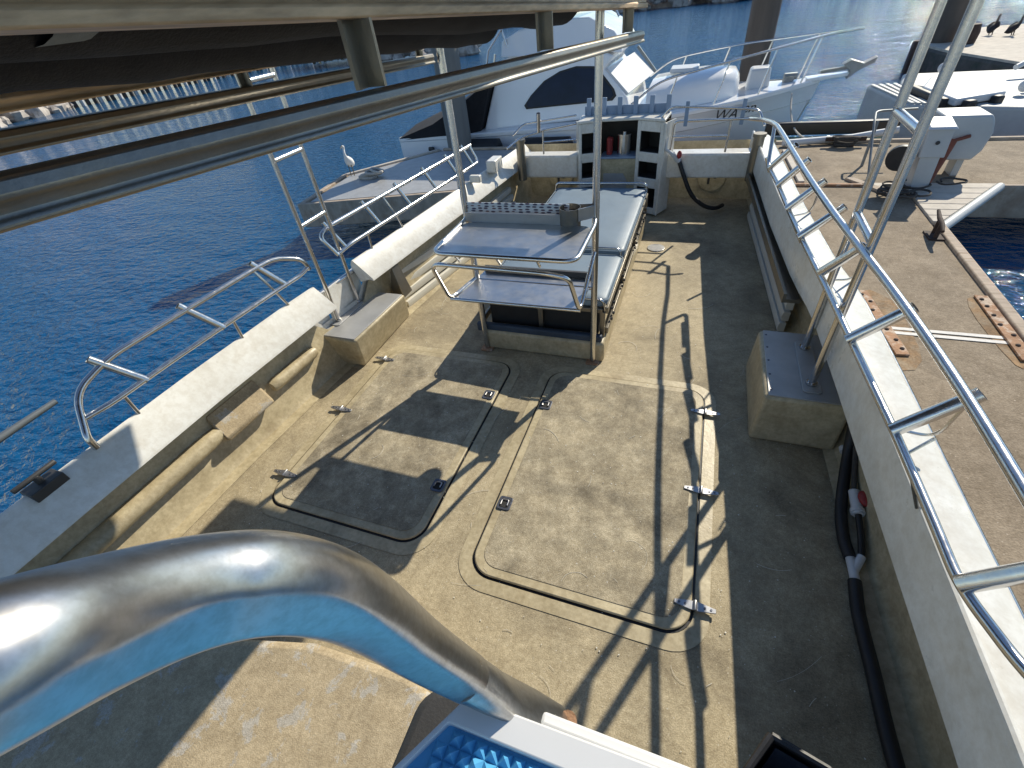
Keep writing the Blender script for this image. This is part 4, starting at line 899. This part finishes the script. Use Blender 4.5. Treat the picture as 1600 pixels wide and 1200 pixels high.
# pulpit and anchor
MB().hexa([(1.55,10.55,.37),(2.22,10.62,.43),(2.22,10.78,.43),(1.55,10.85,.37)],[(1.55,10.55,.43),(2.22,10.62,.48),(2.22,10.78,.48),(1.55,10.85,.43)]).build('pulpit', 'yacht', t, bevel=.015)
an = MB().bar((1.75,10.68,.50),(2.30,10.68,.56),.04,.05).build('anchor', 'grey', t)
MB().prism_y([(2.05,.60),(2.16,.66),(2.35,.60),(2.52,.68),(2.50,.60),(2.30,.50),(2.16,.38),(2.18,.50)],10.60,10.78).build('fluke', 'grey', an, bevel=.01)
# bow rail both sides
def brail(sgn):
    y = lambda x,k=.94: CY+sgn*lerp(HB,x)*k
    P = [(-1.25,y(-1.25,.99),.40),(-.8,y(-.8),.68),(-.2,y(-.2),.80),(.5,y(.5,.97),.90),(1.1,y(1.1,1.0),.97),(1.74,CY+sgn*.16,1.04),(2.2,CY+sgn*.05,1.07)]
    g = MB().tube(spline(P,5), .018, 10)
    for x in (-.55,.25,.95,1.62):
        zz = lerp([(-1.25,.4),(-.8,.68),(-.2,.8),(.5,.9),(1.1,.97),(1.74,1.04)],x)
        yt = y(x,.94) if x<.5 else y(x,.98) if x<1.5 else CY+sgn*.18
        g.tube([(x-.16,y(x-.16,.93),lerp(SH,x-.16)),(x,yt,zz)], .014, 8)
    g.build('bow_rail', 'steel', t)
brail(-1); brail(1)
# flybridge
rings = []
for x, w_, z0, z1 in ((-3.75,.95,1.19,1.42),(-3.4,1.06,1.19,1.55),(-2.6,1.10,1.19,1.66),(-2.1,1.06,1.17,1.64),(-1.68,.98,1.13,1.42),(-1.52,.88,1.10,1.20)):
    rings.append([(x,CY-w_-.05,z0),(x,CY-w_,z0+.05),(x,CY-w_+.10,z1),(x,CY+w_-.10,z1),(x,CY+w_,z0+.05),(x,CY+w_+.05,z0)])
MB().loft(rings, True).build('flybridge', 'yacht', t, bevel=.02)
MB().tube(fillet([(-3.6,9.75,1.3),(-3.9,9.8,2.2),(-2.0,9.8,2.25),(-1.6,9.8,1.6)],.15), .02, 8).tube(fillet([(-3.6,11.6,1.3),(-3.9,11.6,2.2),(-2.0,11.6,2.25),(-1.6,11.6,1.6)],.15), .02, 8).build('bimini_frame', 'steel', t)
MB().hexa([(-3.95,9.75,2.2),(-1.95,9.75,2.24),(-1.95,11.65,2.24),(-3.95,11.65,2.2)],[(-3.95,9.75,2.22),(-1.95,9.75,2.27),(-1.95,11.65,2.27),(-3.95,11.65,2.22)]).build('bimini', 'navy', t, bevel=.01)
# boarding ladder frame and stern light at the cabin back
MB().tube([(-4.15,9.7,.05),(-3.85,9.7,1.25)], .02, 8).tube([(-4.35,9.65,.06),(-4.0,9.75,1.3),(-3.7,9.75,1.6)], .02, 8).build('aft_frame', 'steel', t)
# cockpit awning
A = [(-6.08,9.30,-.03),(-5.2,9.26,.22),(-4.4,9.3,.60),(-3.88,9.40,.90)]; Bp = [(-6.08,9.30,-.07),(-5.2,9.235,.00),(-4.5,9.22,.03),(-4.22,9.40,.02)]
rings = []
for (xa,ya,za),(xb,yb,zb) in zip(A,Bp):
    rings.append([(xb,yb,zb),(xa,ya,za),(xa,CY-.6,za+.10),(xa,CY+.6,za+.10),(xa,CY*2-ya,za),(xb,CY*2-yb,zb)])
MB().loft(rings, True).build('awning', 'canvas', t, smooth=60)
MB().tube([(-5.35,9.20,-.22),(-5.25,9.20,-.22)], .04, 10).build('stern_cleat', 'charcoal', t)
# name lettering on the bow flare
def letter(txt, x, z, h, y):
    cu = bpy.data.curves.new('lettering', 'FONT'); cu.body = txt; cu.size = h; cu.extrude = .004; cu.shear = .35
    ob = bpy.data.objects.new('tmp', cu); COL.objects.link(ob)
    me = bpy.data.meshes.new_from_object(ob.evaluated_get(bpy.context.evaluated_depsgraph_get())); bpy.data.objects.remove(ob)
    me.name = 'lettering'; me.materials.clear(); me.materials.append(M['lettering'])
    o = bpy.data.objects.new('lettering', me); COL.objects.link(o); o.parent = t
    o.location = Vector((x,y,z))-t.location; o.rotation_euler = (R(97),0,R(17)); return o
letter('WA', .12, .05, .23, 9.56); letter('en', .56, .10, .23, 9.80)
# stern line of the yacht
o = MB().tube(spline([(-5.3,9.19,-.22),(-4.9,9.1,-.27),(-4.5,8.95,-.32),(-4.3,8.72,-.10)],5), .012, 6)
one('stern_line', o, 'roped', 'dark stern line running from the yacht cleat to the grey piling', 'rope')

# ---------------------------------------------------------------- far shore: jetty, boulders, shrubs
t = thing('timber_jetty', (-36,32,WZ), 'long low timber jetty on many piles across the water', 'jetty')
ja, jb = Vector((-38.6,21.8,0)), Vector((-33.6,42,0))
MB().bar(ja+Vector((-1,0,.75)), jb+Vector((-1,0,.75)), 2.0, .2).build('deck', 'jettyd', t)
MB().bar(ja+Vector((.15,0,.25)), jb+Vector((.15,0,.25)), .1, .18).build('waler', 'jettyw', t)
for i in range(56):
    c = ja+(jb-ja)*(i/55)+Vector((.1+.12*(i%2),0,0))
    MB().tube([c+Vector((0,0,WZ-.5)), c+Vector((0,0,.9+.35*random.random()))], .13, 7).build('pile', 'jettyd' if i%3 else 'jettyw', t)
def boulder(c, s, label):
    mb = MB(); n = 9; rg = []
    ph = [random.uniform(.72,1.2) for _ in range(80)]
    for i in range(6):
        a = math.pi*i/5; q = max(.03,math.sin(a)); 
        rg.append([Vector(c)+Vector((s*q*math.cos(2*math.pi*k/n)*ph[i*n+k], s*.9*q*math.sin(2*math.pi*k/n)*ph[i*n+k], s*.75*math.cos(a)*ph[i*5])) for k in range(n)])
    mb.loft(rg, True); return one('boulder', mb, 'rock', label, 'rock', 'breakwater boulders', smooth=25)
for i in range(70):          # pale boulders at the near end of the breakwater (left)
    u_ = random.random(); v_ = random.random()
    c = Vector((-36.2-2.2*u_, 13.5+8.8*u_, WZ))+Vector((-1,.1,0))*v_*3.2+Vector((0,0,.0+v_*2.0))
    boulder(c, random.uniform(.4,.85), 'weathered boulder heaped on the breakwater at the water edge')
for i in range(90):          # further heap in the middle
    u_ = random.random(); v_ = random.random()
    c = Vector((-25+10.5*u_, 33-.5*u_, WZ))+Vector((-.1,1,0))*v_*3+Vector((0,0,.05+v_*1.7))
    boulder(c, random.uniform(.3,.65), 'weathered boulder heaped on the breakwater at the water edge')
for i in range(26):
    c = Vector((-14+20*random.random(), 58+3*random.random(), WZ+.2+random.random()))
    boulder(c, random.uniform(.6,1.3), 'weathered boulder heaped on the breakwater at the water edge')
mb = MB()
for i in range(2600):
    c = Vector((random.gauss(-27,1.5), random.gauss(36,1.2), WZ+.3+abs(random.gauss(0,.9)))); a = random.uniform(0,6.3); b_ = random.uniform(-1,1); s = .16
    p = Vector((math.cos(a),math.sin(a),b_))*s; q = Vector((-math.sin(a),math.cos(a),random.uniform(-1,1)))*s*.6
    mb.add([c-p,c-q,c+p,c+q],[(0,1,2,3)])
o = one('shore_shrub', mb, 'veg', 'dark shrub growing on the far breakwater', 'shrub', smooth=0)
o = MB().prism([(-70,62),(40,60),(60,90),(-90,90)], WZ-1, WZ+1.2).build('shore_bank', 'rock', None); tag(o, 'dark far bank behind the harbour', None, kind='structure')
o = MB().prism([(-60,10),(-37.6,12),(-39.8,22),(-60,30)], WZ-1, WZ+.7).build('breakwater_core', 'rock', None); tag(o, 'rubble core of the breakwater', None, kind='structure')
